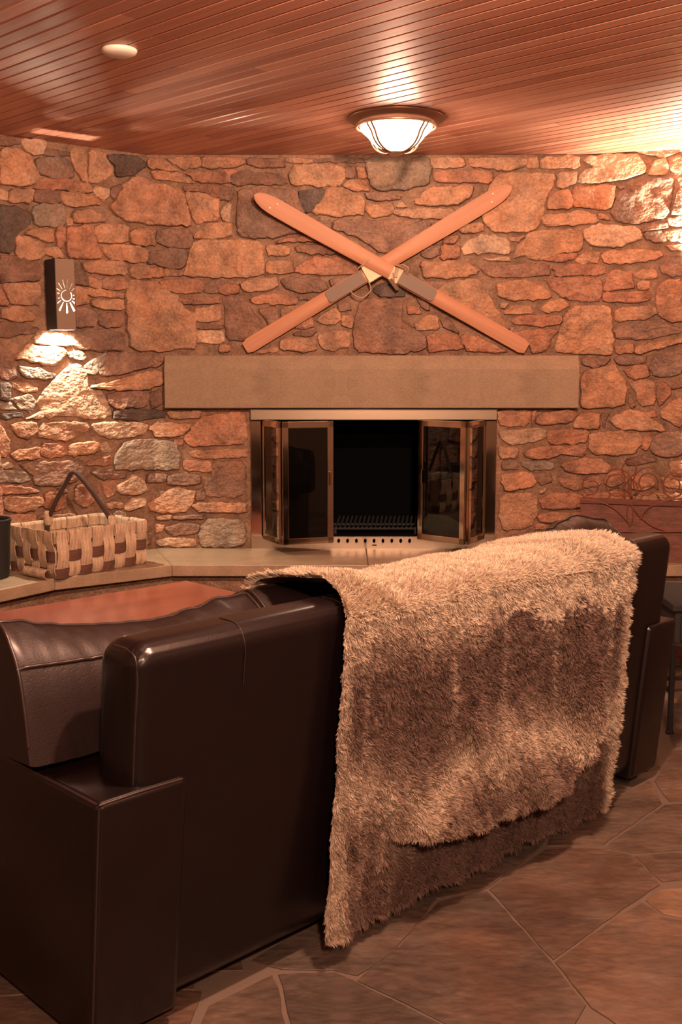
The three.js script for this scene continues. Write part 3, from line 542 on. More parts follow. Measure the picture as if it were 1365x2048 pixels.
{ // the flags around the ones in view: an irregular grid that stops where they begin
  const R = rng(99), S = 0.46, node = {}, at = (i, j) => node[i + ',' + j] || (node[i + ',' + j] = [-3.2 + i * S + (R() - 0.5) * 0.2, -5.9 + j * S + (R() - 0.5) * 0.2]);
  const inside = (p, q) => { let c = false; for (let i = 0, j = q.length - 1; i < q.length; j = i++) if ((q[i][1] > p[1]) !== (q[j][1] > p[1]) && p[0] < (q[j][0] - q[i][0]) * (p[1] - q[i][1]) / (q[j][1] - q[i][1]) + q[i][0]) c = !c; return c; };
  const rest = [];
  const lay = (q, seed, depth) => {                     // a quad that meets a flag already laid is broken into smaller stones
    const cx = (q[0][0] + q[1][0] + q[2][0] + q[3][0]) / 4, cz = (q[0][1] + q[1][1] + q[2][1] + q[3][1]) / 4, size = Math.hypot(q[2][0] - q[0][0], q[2][1] - q[0][1]), s = 1 - 0.018 / size, p = q.map(([x, z]) => [cx + (x - cx) * s, cz + (z - cz) * s]);
    const bi = (a, b) => [lerp(lerp(q[0][0], q[1][0], a), lerp(q[3][0], q[2][0], a), b), lerp(lerp(q[0][1], q[1][1], a), lerp(q[3][1], q[2][1], a), b)];
    const probe = []; for (let a = 0; a <= 8; a++) for (let b = 0; b <= 8; b++) probe.push(bi(a / 8, b / 8));
    if (traced.some((t) => probe.some((x) => inside(x, t)) || t.some((x) => inside(x, p)))) {
      if (depth < 2) { const k = 0.42 + 0.16 * R(), l = 0.42 + 0.16 * R(); for (const [a0, a1] of [[0, k], [k, 1]]) for (const [b0, b1] of [[0, l], [l, 1]]) lay([bi(a0, b0), bi(a1, b0), bi(a1, b1), bi(a0, b1)], seed * 4 + 1 + Math.round(a0 * 2 + b0), depth + 1); }
      return;
    }
    const g = flagGeometry(p, 400 + seed);
    if (cz > -4.9 && cz < -1.6 && cx > 0.4 && cx < 2.2) part('flagstone', g, M.slates[Math.floor(R() * 4)], floor); else rest.push(g);
  };
  for (let i = 0; i < 14; i++) for (let j = 0; j < 18; j++) lay([at(i, j), at(i + 1, j), at(i + 1, j + 1), at(i, j + 1)], i * 20 + j, 0);
  const m = part('flagstones', mergeGeometries(rest), M.slates[0], floor); m.userData.kind = 'stuff';
}

// ---------------------------------------------------------------- hearth bench along the walls
{
  const h = thing('hearth', 'long raised hearth bench of smooth tan stone slabs along the foot of the stone walls', 'hearth');
  const fr = [[-1.95, -3.60], [-1.262, -4.655], [-0.795, -4.978], [2.15, -4.978]];
  const bk = [[-2.18, -3.86], [-1.585, -4.985], [-0.957, -5.470], [1.25, -5.470], [2.40, -5.095]];
  const mid = 0.128, top = 0.491, th = 0.055, gap = 0.002;
  const slab = (pts) => part('slab', (() => { const s = new THREE.Shape(pts.map(([x, z]) => new THREE.Vector2(x, -z))); const g = new THREE.ExtrudeGeometry(s, { depth: th - 0.008, bevelEnabled: true, bevelSize: 0.005, bevelThickness: 0.004, bevelOffset: -0.005 - gap / 2, bevelSegments: 2 }); g.rotateX(-Math.PI / 2); g.translate(0, top - th + 0.004, 0); return worldUV(g); })(), M.hearth, h);
  slab([fr[0], fr[1], bk[1], bk[0]]); slab([fr[1], fr[2], bk[2], bk[1]]); slab([fr[2], [mid, -4.978], [mid, -5.470], bk[2]]); slab([[mid, -4.978], [1.2, -4.978], bk[3], [mid, -5.470]]); slab([[1.2, -4.978], fr[3], bk[4], bk[3]]);
  const ins = (p, d) => [p[0] - d * 0.55, p[1] - d * 0.85];
  part('base', prism([...fr.map((p, i) => i < 2 ? ins(p, 0.07) : [p[0], p[1] - 0.06]), [2.40, -5.095], [1.25, -5.470], [-0.957, -5.470], [-1.585, -4.985], [-2.18, -3.86]], 0, top - th), M.mortar, h);
}

// ---------------------------------------------------------------- stone mantel beam
{
  const m = thing('mantel', 'long smooth tan stone mantel beam with a sloped upper edge above the fireplace', 'mantel', [0, 0, ZB]);
  const s = new THREE.Shape([[0, 1.210], [0.066, 1.210], [0.07, 1.214], [0.07, 1.404], [0.038, 1.471], [0, 1.471]].map((p) => new THREE.Vector2(...p)));
  const x0 = -0.882, x1 = 1.188, g = new THREE.ExtrudeGeometry(s, { depth: x1 - x0, bevelEnabled: false, steps: 1 }); g.rotateY(-Math.PI / 2); g.translate(x1, 0, 0);
  const p = g.attributes.position; for (let i = 0; i < p.count; i++) if (p.getY(i) > 1.46) p.setX(i, p.getX(i) > 0 ? p.getX(i) - 0.0 : p.getX(i)); g.computeVertexNormals();
  part('beam', worldUV(g), M.lintel, m);
}

// ---------------------------------------------------------------- fireplace insert
{
  const f = thing('fireplace', 'fireplace insert with polished metal surround and open folding glass doors below the mantel', 'fireplace', [0, 0.491, ZB]);
  const y = (v) => v - 0.491, X0 = -0.460, X1 = 0.791, zf = 0.012;
  part('top_rail', box(X1 - X0, 0.057, 0.03, (X0 + X1) / 2, y(1.1765), zf, 0.004), M.satinSteel, f);
  part('trim_strip', box(X1 - X0, 0.004, 0.034, (X0 + X1) / 2, y(1.2025), zf + 0.003, 0.001), M.steel, f);
  for (const [a, b] of [[X0, X0 + 0.054], [X1 - 0.056, X1]]) part('side_rail', box(b - a, 0.594, 0.026, (a + b) / 2, y(0.847), zf - 0.003, 0.003), M.steel, f);
  { // perforated lower rail
    const s = new THREE.Shape([[X0, 0], [X1, 0], [X1, 0.062], [X0, 0.062]].map((q) => new THREE.Vector2(...q)));
    for (let i = 0; i < 9; i++) { const h = new THREE.Path(); h.absellipse(-0.012 + i * 0.0455, 0.040, 0.0075, 0.0115, 0, Math.PI * 2); s.holes.push(h); }
    const g = new THREE.ExtrudeGeometry(s, { depth: 0.02, bevelEnabled: false, curveSegments: 8 }); g.translate(0, 0, 0.006); part('vent_rail', g, M.satinSteel, f);
    part('latch', box(0.022, 0.005, 0.012, 0.172, 0.018, 0.03, 0.001), M.black, f);
  }
  const d = 0.5;
  part('firebox', [cbox(X1 - X0, 0.01, d, (X0 + X1) / 2, y(0.545), -d / 2), cbox(X1 - X0, 0.01, d, (X0 + X1) / 2, y(1.155), -d / 2), cbox(0.01, 0.62, d, X0 + 0.05, y(0.85), -d / 2), cbox(0.01, 0.62, d, X1 - 0.05, y(0.85), -d / 2), cbox(X1 - X0, 0.72, 0.02, (X0 + X1) / 2, y(0.85), -d - 0.01)], M.soot, f);
  part('firebox_shell', [cbox(X1 - X0 + 0.02, 0.02, d, (X0 + X1) / 2, y(1.215) - 0.018, -d / 2 - 0.02), cbox(0.01, 0.74, d, X0 - 0.004, y(0.84), -d / 2 - 0.27 + 0.02), cbox(0.01, 0.74, d, X1 + 0.004, y(0.84), -d / 2 - 0.27 + 0.02)], M.soot, f);
  const door = (a, b, flip) => {                        // a panel between two plan points [x, z] (z from the wall)
    const w = Math.hypot(b[0] - a[0], b[1] - a[1]) - 0.006, hgt = 0.608, g = new THREE.Group(); g.name = 'folding_door'; g.position.set((a[0] + b[0]) / 2, y(0.846), (a[1] + b[1]) / 2); g.rotation.y = Math.atan2(-(b[1] - a[1]), b[0] - a[0]); f.add(g);
    const fw = 0.032, t = 0.016;
    const frame = [box(w, fw, t, 0, hgt / 2 - fw / 2, 0, 0.003), box(w, fw, t, 0, -hgt / 2 + fw / 2, 0, 0.003), box(fw, hgt, t, -w / 2 + fw / 2, 0, 0, 0.003), box(fw, hgt, t, w / 2 - fw / 2, 0, 0, 0.003)];
    part('frame', frame, M.steel, g);
    part('pane', cbox(w - 2 * fw + 0.006, hgt - 2 * fw + 0.006, 0.005), M.smoked, g);
    return g;
  };
  door([-0.398, 0.012], [-0.297, 0.235]); const b = door([-0.291, 0.238], [-0.036, 0.150]);
  const c = door([0.392, 0.030], [0.615, 0.222]); door([0.622, 0.222], [0.733, 0.014]);
  for (const [g, s] of [[b, 1], [c, -1]]) part('handle', [box(0.008, 0.07, 0.012, 0, 0, 0.014, 0.003)].map((q) => T(q, s * 0.113, 0.02, 0)), M.steel, g);
}
{
  const g = thing('fire_grate', 'black iron fire grate with slanted bars inside the dark firebox', 'fire grate', [0.18, 0.541, ZB - 0.16]);
  const bars = []; for (let i = -9; i <= 9; i++) { const x = i * 0.023; part('bar', tube([[x - 0.01, 0.055, 0.10], [x, 0.035, 0.0], [x + 0.02, 0.075, -0.12]], 0.0055, 8, 6), M.black, g); }
  for (const z of [0.07, -0.07]) part('cross_bar', box(0.46, 0.014, 0.014, 0, 0.038, z), M.black, g);
  for (const [x, z] of [[-0.21, 0.07], [0.21, 0.07], [-0.21, -0.07], [0.21, -0.07]]) part('leg', box(0.014, 0.036, 0.014, x, 0.023, z), M.black, g);
}

// ---------------------------------------------------------------- crossed wooden skis standing on the mantel
function straps(list, g) { for (const q of list) part('strap', q, M.strap, g); }
function ski(tip, tail, z0, tilt, label, flipPads) {
  const dx = tail[0] - tip[0], dy = tail[1] - tip[1], len = Math.hypot(dx, dy), g = thing('ski', label, 'ski', [tip[0], tip[1], z0]);
  const rot = Math.atan2(dy, dx), P = [], I = [], U = [], NS = 64, prof = [[-1, -0.5], [-1, 0.25], [-0.82, 0.5], [-0.3, 0.62], [0, 0.66], [0.3, 0.62], [0.82, 0.5], [1, 0.25], [1, -0.5]];
  const halfW = (s) => { const shoulder = 0.042, waist = 0.036, tl = 0.037; let w = s < 0.14 ? shoulder : s < 0.6 ? lerp(shoulder, waist, smooth(0.14, 0.5, s)) : lerp(waist, tl, smooth(0.6, 1, s)); const m = s * len; if (m < 0.13) { const q = 1 - m / 0.13; w *= Math.sqrt(Math.max(0, 1 - Math.pow(q, 2.3))); } if (len - m < 0.014) w *= lerp(0.72, 1, (len - m) / 0.014); return Math.max(w, 0.002); };
  const thick = (s) => lerp(0.008, 0.022, smooth(0.1, 0.5, s)) - 0.012 * smooth(0.62, 0.98, s), lift = (s) => 0.035 * Math.pow(clamp(1 - s / 0.2), 2) + 0.006 * Math.sin(Math.PI * s);
  const ridge = (s) => smooth(0.3, 0.45, s) * (1 - smooth(0.85, 1, s));
  for (let i = 0; i <= NS; i++) { const s = Math.pow(i / NS, 1.25), w = halfW(s), t = thick(s); for (const [a, b] of prof) { P.push(s * len, a * w, lift(s) + t * (b + (Math.abs(a) < 0.5 ? 0.25 * ridge(s) : 0))); U.push(s * len, a * 0.35 + 0.5); } }
  const n = prof.length; for (let i = 0; i < NS; i++) for (let k = 0; k < n; k++) { const a = i * n + k, b = i * n + (k + 1) % n, c = a + n, d = b + n; I.push(a, c, b, b, c, d); }
  const cap = (o, rev) => { for (let k = 1; k + 1 < n; k++) rev ? I.push(o, o + k, o + k + 1) : I.push(o, o + k + 1, o + k); }; cap(0, false); cap(NS * n, true);
  let geo = new THREE.BufferGeometry(); geo.setAttribute('position', new THREE.Float32BufferAttribute(P, 3)); geo.setAttribute('uv', new THREE.Float32BufferAttribute(U, 2)); geo.setIndex(I); geo = toCreasedNormals(geo, 0.5);
  g.quaternion.setFromAxisAngle(V(0, 0, 1), rot).multiply(new THREE.Quaternion().setFromAxisAngle(V(0, 1, 0), tilt));
  part('ski_body', geo, M.ski, g);
  const at = (s) => lift(s) + thick(s) * 0.66;
  for (const v of [-0.017, 0.015]) part('rivet', T(new THREE.SphereGeometry(0.0052, 10, 6), 0.105 + 0.012 * Math.sign(v), v, lift(0.066) + 0.007), M.white, g).scale.set(1, 1, 1);
  const sp = flipPads;
  { const s = new THREE.Shape(); const a = 0.205, w = 0.031; s.moveTo(0, -w); s.lineTo(a - 0.02, -w); s.quadraticCurveTo(a, -w, a, -w + 0.02); s.lineTo(a, w - 0.02); s.quadraticCurveTo(a, w, a - 0.02, w); s.lineTo(0, w); s.closePath();
    const q = new THREE.ExtrudeGeometry(s, { depth: 0.004, bevelEnabled: true, bevelSize: 0.001, bevelThickness: 0.001, bevelSegments: 1 }); T(q, sp, 0, at(sp / len) + 0.004); part('foot_plate', worldUV(q), M.plate, g); }
  const zt = at(sp / len) + 0.008;
  return { g, zt, at, len };
}
{
  const a = ski([0.832, 2.286], [-0.481, 1.508], ZB + 0.040, 0.006, 'rear wooden ski of the crossed pair, its tip at the upper right', 0.84);
  part('toe_iron', [box(0.075, 0.09, 0.004, 0.79, 0.0, a.zt + 0.002, 0.001), T(box(0.07, 0.004, 0.032, 0, 0, 0, 0.001), 0.79, 0.045, a.zt + 0.016), T(box(0.06, 0.004, 0.03, 0, 0, 0, 0.001), 0.80, -0.047, a.zt + 0.014, 0, 0, 0.25), T(box(0.02, 0.05, 0.003, 0, 0, 0, 0.001), 0.745, 0.03, a.zt + 0.006, 0, 0.3, 0.4)], M.toeIron, a.g);
  straps([tube([[0.83, 0.032, a.zt], [0.84, 0.075, a.zt + 0.012], [0.895, 0.088, a.zt + 0.015], [0.925, 0.055, a.zt + 0.012], [0.93, 0.03, a.zt + 0.004]].map(([x, y, z]) => [x, y, z]), 0.0035, 24, 6), tube([[0.80, -0.05, a.zt + 0.01], [0.84, -0.045, a.zt + 0.02], [0.86, -0.03, a.zt + 0.006]], 0.003, 16, 6)], a.g);
  const b = ski([-0.421, 2.240], [0.929, 1.506], ZB + 0.086, 0.030, 'front wooden ski of the crossed pair, its tip at the upper left', 0.80);
  part('toe_iron', [box(0.05, 0.075, 0.004, 0.785, 0, b.zt + 0.002, 0.001), T(box(0.052, 0.004, 0.03, 0, 0, 0, 0.001), 0.785, 0.039, b.zt + 0.015, 0, 0, 0.15), T(box(0.07, 0.02, 0.003, 0, 0, 0, 0.001), 0.80, -0.047, b.zt + 0.01, 0.5, 0.2, -0.5), T(box(0.016, 0.05, 0.012, 0, 0, 0, 0.002), 0.782, 0.01, b.zt + 0.008, 0, 0, 0.3)], M.toeIron, b.g);
  straps([tube([[0.77, 0.04, b.zt + 0.006], [0.795, 0.055, b.zt + 0.02], [0.825, 0.052, b.zt + 0.022], [0.83, 0.03, b.zt + 0.008]], 0.0045, 16, 6), tube([[0.77, 0.0, b.zt + 0.01], [0.79, -0.03, b.zt + 0.018], [0.80, -0.05, b.zt + 0.006]], 0.004, 16, 6)], b.g);
}

// ---------------------------------------------------------------- lamps
function ceilingLamp(x, z, label, power, seen) {
  const g = thing('ceiling_lamp', label, 'ceiling lamp', [x, ROOM - 0.0005, z]);
  part('canopy', lathe([[0, 0], [0.205, 0], [0.206, -0.006], [0.198, -0.012], [0.188, -0.013], [0.182, -0.022], [0.170, -0.024], [0.163, -0.032], [0.13, -0.034], [0, -0.03]], 64), M.bronze, g);
  part('glass_bowl', lathe([[0.150, -0.032], [0.152, -0.042], [0.142, -0.058], [0.122, -0.075], [0.106, -0.095], [0.086, -0.113], [0.055, -0.127], [0.0, -0.136]], 48), M.opal, g);
  part('cage_ring', T(new THREE.TorusGeometry(0.168, 0.0055, 8, 64), 0, -0.038, 0, Math.PI / 2, 0, 0), M.brass, g);
  for (let i = 0; i < 8; i++) {                         // four pairs of wires
    const a = Math.floor(i / 2) * Math.PI / 2 + Math.PI / 4 + (i % 2 ? 0.075 : -0.075), c = Math.cos(a), s = Math.sin(a);
    part('cage_rib', tube([[0.168, -0.038], [0.160, -0.050], [0.141, -0.072], [0.129, -0.096], [0.108, -0.120], [0.066, -0.139], [0.02, -0.143]].map(([r, y]) => [r * c, y, r * s]), 0.0042, 24, 6), M.bronze, g);
  }
  part('finial', lathe([[0, -0.138], [0.036, -0.138], [0.038, -0.144], [0.028, -0.150], [0.012, -0.154], [0, -0.155]], 32), M.brass, g);
  const l = new THREE.PointLight(WARM, power); l.name = 'bulb_light'; l.position.set(0, -0.085, 0); l.castShadow = true; l.shadow.radius = 2.5; g.add(l);
}
ceilingLamp(0.232, -4.687, 'round bronze caged ceiling lamp with a glowing white glass bowl, above the skis', CEILING_LAMP);
ceilingLamp(0.4, -1.85, 'round bronze caged ceiling lamp over the floor behind the sofa, outside the picture', ROOM_LAMPS[0]);
ceilingLamp(0.3, 0.9, 'round bronze caged ceiling lamp at the back of the room, outside the picture', ROOM_LAMPS[1]);
{
  const g = thing('smoke_detector', 'small round white smoke detector on the wooden ceiling', 'smoke detector', [-0.732, ROOM, -3.716]);
  part('body', lathe([[0, 0], [0.058, 0], [0.0585, -0.006], [0.055, -0.013], [0.044, -0.019], [0.02, -0.022], [0, -0.022]], 48), M.white, g);
}
M.sconceSide = std({ color: lin(0.022, 0.020, 0.020), roughness: 0.6, metalness: 0.2 });
M.sconceFace = std({ color: lin(0.20, 0.135, 0.092), roughness: 0.5, metalness: 0.25 });
M.sconceInner = std({ color: lin(0.55, 0.48, 0.4), roughness: 0.7 });
function sconce(wallPos, turn, lx, label, power, bulbY) {
  const n = V(Math.sin(turn), 0, Math.cos(turn)), t = V(Math.cos(turn), 0, -Math.sin(turn));
  const g = thing('wall_sconce', label, 'wall lamp', [wallPos[0] + t.x * lx, 1.585, wallPos[2] + t.z * lx], turn);
  const W = 0.098, H = 0.322, D0 = 0.024, D1 = 0.135, th = 0.003, c = V(0, 0, 0);
  part('back_plate', [box(W, H, 0.006, 0, H / 2, D0, 0.001), cbox(W * 0.6, 0.1, 0.05, 0, H * 0.5, 0.0)], M.sconceSide, g);
  for (const s of [-1, 1]) part('side_panel', box(th, H, D1 - D0, s * (W / 2 - th / 2), H / 2, (D0 + D1) / 2, 0.001), M.sconceSide, g);
  const sh = new THREE.Shape([[-W / 2 + th, 0], [W / 2 - th, 0], [W / 2 - th, H], [-W / 2 + th, H]].map((p) => new THREE.Vector2(...p)));
  const cy = 0.155;                                     // a sun cut through the front
  const ray = (ang, r0, r1, w0, w1) => { const cx = Math.cos(ang), sy = Math.sin(ang), q = (r, w) => new THREE.Vector2(0.004 + cx * r - sy * w, cy + sy * r + cx * w); sh.holes.push(new THREE.Path([q(r0, -w0), q(r1 - 0.002, -w1), q(r1, -w1 * 0.4), q(r1, w1 * 0.4), q(r1 - 0.002, w1), q(r0, w0)])); };
  const Dg = Math.PI / 180;
  for (const [a, r0, r1, w0, w1] of [[-90, 0.034, 0.080, 0.0022, 0.0048], [-62, 0.034, 0.078, 0.0025, 0.0048], [-118, 0.034, 0.078, 0.0022, 0.0040], [-40, 0.034, 0.062, 0.002, 0.0036], [-142, 0.034, 0.058, 0.0014, 0.0022], [-20, 0.033, 0.046, 0.0018, 0.0024], [-163, 0.033, 0.044, 0.0012, 0.0018], [6, 0.033, 0.046, 0.0018, 0.0018], [166, 0.034, 0.047, 0.0016, 0.0022], [146, 0.034, 0.056, 0.0014, 0.002], [124, 0.034, 0.068, 0.0012, 0.0017], [103, 0.034, 0.074, 0.0012, 0.0016], [84, 0.034, 0.074, 0.0012, 0.0016], [62, 0.034, 0.064, 0.0011, 0.0015], [42, 0.034, 0.055, 0.0011, 0.0016]]) ray(a * Dg, r0, r1, w0, w1);
  { const p = new THREE.Path(), a0 = 75 * Dg, a1 = -248 * Dg; const pts = []; for (let i = 0; i <= 24; i++) { const a = lerp(40 * Dg, -270 * Dg, i / 24); pts.push(new THREE.Vector2(0.004 + Math.cos(a) * 0.0275, cy + Math.sin(a) * 0.0275)); } for (let i = 24; i >= 0; i--) { const a = lerp(40 * Dg, -270 * Dg, i / 24); pts.push(new THREE.Vector2(0.004 + Math.cos(a) * 0.0228, cy + Math.sin(a) * 0.0228)); } p.setFromPoints(pts); sh.holes.push(p); }
  const fg = new THREE.ExtrudeGeometry(sh, { depth: th, bevelEnabled: false }); fg.translate(0, 0, D1 - th); part('front_panel', fg, M.sconceFace, g);
  if (bulbY < 0.1) part('top_plate', cbox(W, 0.003, (D1 - D0) * 0.66, 0, H - 0.0015, D0 + (D1 - D0) * 0.33), M.sconceSide, g);
  part('bulb', T(new THREE.SphereGeometry(0.013, 16, 10), 0, bulbY, 0.078), M.bulb, g);
  part('bulb_socket', T(new THREE.CylinderGeometry(0.008, 0.008, 0.05, 12), 0, bulbY, 0.05, Math.PI / 2, 0, 0), M.black, g);
  const l = new THREE.PointLight(HALO, power); l.name = 'bulb_light'; l.position.set(0, bulbY, 0.078); l.castShadow = true; l.shadow.radius = 0.55; g.add(l);
}
sconce([BEND_L, 0, ZB], TURN_L, -0.507, 'tall box wall lamp with a cut-out sun on its front, on the left stone wall', SCONCE_LEFT, 0.052);
sconce([BEND_R, 0, ZB], -TURN_R, 0.60, 'tall box wall lamp with a cut-out sun, beyond the right edge of the picture', SCONCE_RIGHT, 0.287);
// ---------------------------------------------------------------- things on the hearth
{ // woven birch bark basket
  const ang = 50 * Math.PI / 180, g = thing('basket', 'woven birch bark basket with a bent branch handle on the left end of the hearth', 'basket', [-1.245, 0.4915, -4.625], ang);
  const W = 0.50, D = 0.35, H = 0.205, R = rng(12);
  const strip = (fn, n, w, t, dir) => {                 // a flat band along a path; fn(s) gives the centre, out gives its thickness direction
    const P = [], I = [], U = [];
    for (let i = 0; i <= n; i++) { const { p, wv, o } = fn(i / n); for (const [a, b] of [[-0.5, -0.5], [0.5, -0.5], [0.5, 0.5], [-0.5, 0.5]]) { P.push(p.x + wv.x * w * a + o.x * t * b, p.y + wv.y * w * a + o.y * t * b, p.z + wv.z * w * a + o.z * t * b); U.push(i / n * 0.3 + dir, a * 0.5 + 0.5); } }
    for (let i = 0; i < n; i++) for (let k = 0; k < 4; k++) { const a = i * 4 + k, b = i * 4 + (k + 1) % 4; I.push(a, b, a + 4, b, b + 4, a + 4); }
    I.push(0, 2, 1, 0, 3, 2); const e = n * 4; I.push(e, e + 1, e + 2, e, e + 2, e + 3);
    const q = new THREE.BufferGeometry(); q.setAttribute('position', new THREE.Float32BufferAttribute(P, 3)); q.setAttribute('uv', new THREE.Float32BufferAttribute(U, 2)); q.setIndex(I); return toCreasedNormals(q, 0.6);
  };
  // each side: from corner a towards corner b, outward normal n
  const sides = [[[0, 0], [W, 0], [0, 1], 8], [[W, 0], [W, -D], [1, 0], 6], [[W, -D], [0, -D], [0, -1], 8], [[0, -D], [0, 0], [-1, 0], 6]];
  for (const [a, b, n, cnt] of sides) {
    const len = Math.hypot(b[0] - a[0], b[1] - a[1]), ex = (b[0] - a[0]) / len, ez = (b[1] - a[1]) / len, step = len / cnt;
    const flare = (y) => 0.012 * (y / H) - 0.012 * Math.pow(clamp(1 - y / 0.05), 2);
    for (let i = 0; i < cnt; i++) {
      const c = (i + 0.5) * step, odd = i % 2, jt = (R() - 0.5) * 0.004, path = [];
      const out = (y) => flare(y) + 0.0065 * (odd ? -1 : 1) * Math.cos((y - 0.098) / 0.078 * Math.PI);
      const lenUp = H + jt, inside = 0.05;
      part('splint', strip((s) => {
        const d = s * (lenUp + 0.012 + inside), up = d < lenUp, y = up ? d : d < lenUp + 0.012 ? lenUp + 0.004 * Math.sin((d - lenUp) / 0.012 * Math.PI) : lenUp - (d - lenUp - 0.012);
        const o = up ? out(y) : d < lenUp + 0.012 ? lerp(out(lenUp), out(lenUp) - 0.010, (d - lenUp) / 0.012) : out(lenUp) - 0.012;
        return { p: V(a[0] + ex * c + n[0] * o, y + 0.003, a[1] + ez * c + n[1] * o), wv: V(ex, 0, ez), o: V(n[0], 0.001, n[1]) };
      }, 36, step * 0.93, 0.003, i * 0.37), M.bark, g);
    }
    for (const [y, ph, w] of [[0.098, -1, 0.046], [0.022, 1, 0.042]]) part('bark_band', strip((s) => {
      const x = s * len, o = flare(y) + 0.006 * ph * Math.cos(x / step * Math.PI - Math.PI / 2 + Math.PI / 2 - Math.PI / 2) * 0 + 0.0075 * ph * Math.sin((x / step) * Math.PI) * ((Math.floor(x / step) % 2 ? 1 : 1)) ;
      return { p: V(a[0] + ex * x + n[0] * o, y, a[1] + ez * x + n[1] * o), wv: V(0, 1, 0), o: V(n[0], 0, n[1]) };
    }, 48, w, 0.003, y), M.barkDark, g);
  }
  part('bottom', box(W - 0.03, 0.006, D - 0.03, W / 2, 0.004, -D / 2, 0.002), M.barkDark, g);
  part('handle', tube([[0.33, 0.13, -0.012], [0.325, 0.22, -0.03], [0.29, 0.33, -0.09], [0.25, 0.425, -0.155], [0.235, 0.445, -0.18], [0.225, 0.40, -0.215], [0.20, 0.30, -0.275], [0.19, 0.20, -0.325], [0.19, 0.12, -0.338]], 0.0115, 48, 9), M.branch, g);
  for (const [x, y, z] of [[0.326, 0.215, -0.022], [0.19, 0.225, -0.322]]) part('handle_wrap', lathe([[0.014, -0.035], [0.019, -0.025], [0.021, 0.0], [0.018, 0.02], [0.0135, 0.032]], 14).translate(x, y, z), M.bark, g);
  part('curled_strip', T(strip((s) => { const a = s * 4.6, r = 0.014 + 0.01 * s; return { p: V(r * Math.cos(a), r * Math.sin(a) + 0.028, 0), wv: V(0, 0, 1), o: V(Math.cos(a), Math.sin(a), 0) }; }, 28, 0.16, 0.0025, 0.2), -0.035, 0.0, -0.09, 0, 0, 0), M.bark, g);
}
{
  const g = thing('ash_bucket', 'black metal ash bucket at the far left end of the hearth beside the bark basket', 'bucket', [-1.562, 0.491, -4.675]);
  part('body', lathe([[0, 0], [0.085, 0], [0.092, 0.006], [0.105, 0.245], [0.110, 0.252], [0.110, 0.262], [0.104, 0.262], [0.100, 0.25], [0.087, 0.012], [0, 0.010]], 40), M.black, g);
  part('handle', tube([[0, 0.24, 0.108], [0.03, 0.20, 0.118], [0.06, 0.16, 0.105], [0.07, 0.15, 0.03], [0.07, 0.15, -0.03], [0.06, 0.16, -0.105], [0.03, 0.20, -0.118], [0, 0.24, -0.108]].map(([a, b, c]) => [-a - 0.05, b, c]), 0.004, 32, 6), M.black, g);
}
{ // rust red iron screen with scrolls
  const g = thing('fire_screen', 'rust red iron panel topped with wrought scrolls on the right end of the hearth', 'fire screen', [1.165, 0.4915, -5.185], -TURN_R);
  const W = 0.82, S = 1 / 400, P = (x, y, z = 0.012) => [(x - 1165) * S, 0.298 - (y - 998 - (x - 1165) * 0.06) * S, z];
  part('panel', box(W, 0.268, 0.006, W / 2, 0.134, 0, 0.002), M.rust, g);
  part('top_rail', box(W, 0.026, 0.03, W / 2, 0.281, 0, 0.004), M.rust, g);
  for (const x of [0.03, W - 0.03]) part('foot', box(0.03, 0.012, 0.16, x, 0.006, 0.0, 0.003), M.iron, g);
  const spiral = (cx, cy, r, turns, a0, dir) => { const q = []; for (let i = 0; i <= 30; i++) { const s = i / 30, a = a0 + dir * s * turns * Math.PI * 2, rr = r * (1 - 0.55 * s); q.push(P(cx + Math.cos(a) * rr, cy - Math.sin(a) * rr * 1.05, 0.0)); } return tube(q, 0.0038, 64, 6); };
  const ring = (cx, cy, r) => { const q = []; for (let i = 0; i < 24; i++) { const a = i / 24 * Math.PI * 2; q.push(P(cx + Math.cos(a) * r, cy + Math.sin(a) * r * 1.15, 0.0)); } return tube(q, 0.0042, 64, 6, true); };
  for (const k of [0, 150]) {
    part('scroll', spiral(1185 + k, 978, 20, 1.1, Math.PI / 2, 1), M.iron, g); part('scroll', spiral(1232 + k, 974, 29, 1.5, 2.2, -1), M.iron, g); part('scroll', spiral(1288 + k, 974, 29, 1.5, 0.9, 1), M.iron, g);
    part('ring', ring(1254 + k, 947, 13), M.iron, g);
    part('stem', tube([P(1258 + k, 960, 0), P(1258 + k, 985, 0), P(1258 + k, 1003, 0.004)], 0.0045, 8, 6), M.iron, g);
    part('scroll', ring(1337 + k, 980, 20), M.iron, g);
    part('arc', tube([P(1166 + k, 1002), P(1205 + k, 1009), P(1232 + k, 1024), P(1256 + k, 1048)], 0.004, 24, 6), M.iron, g);
    part('arc', tube([P(1278 + k, 1044), P(1290 + k, 1024), P(1320 + k, 1010), P(1365 + k, 1003)], 0.004, 24, 6), M.iron, g);
    part('arc', tube([P(1260 + k, 1014), P(1276 + k, 1036), P(1300 + k, 1056), P(1330 + k, 1068)], 0.004, 24, 6), M.iron, g);
    part('petal', tube([P(1258 + k, 1008), P(1265 + k, 1030), P(1260 + k, 1056), P(1253 + k, 1032)], 0.0035, 24, 6, true), M.iron, g);
  }
  part('lower_bar', tube([P(1166, 1066), P(1300, 1068), P(1480, 1068)], 0.004, 12, 6), M.iron, g);
}

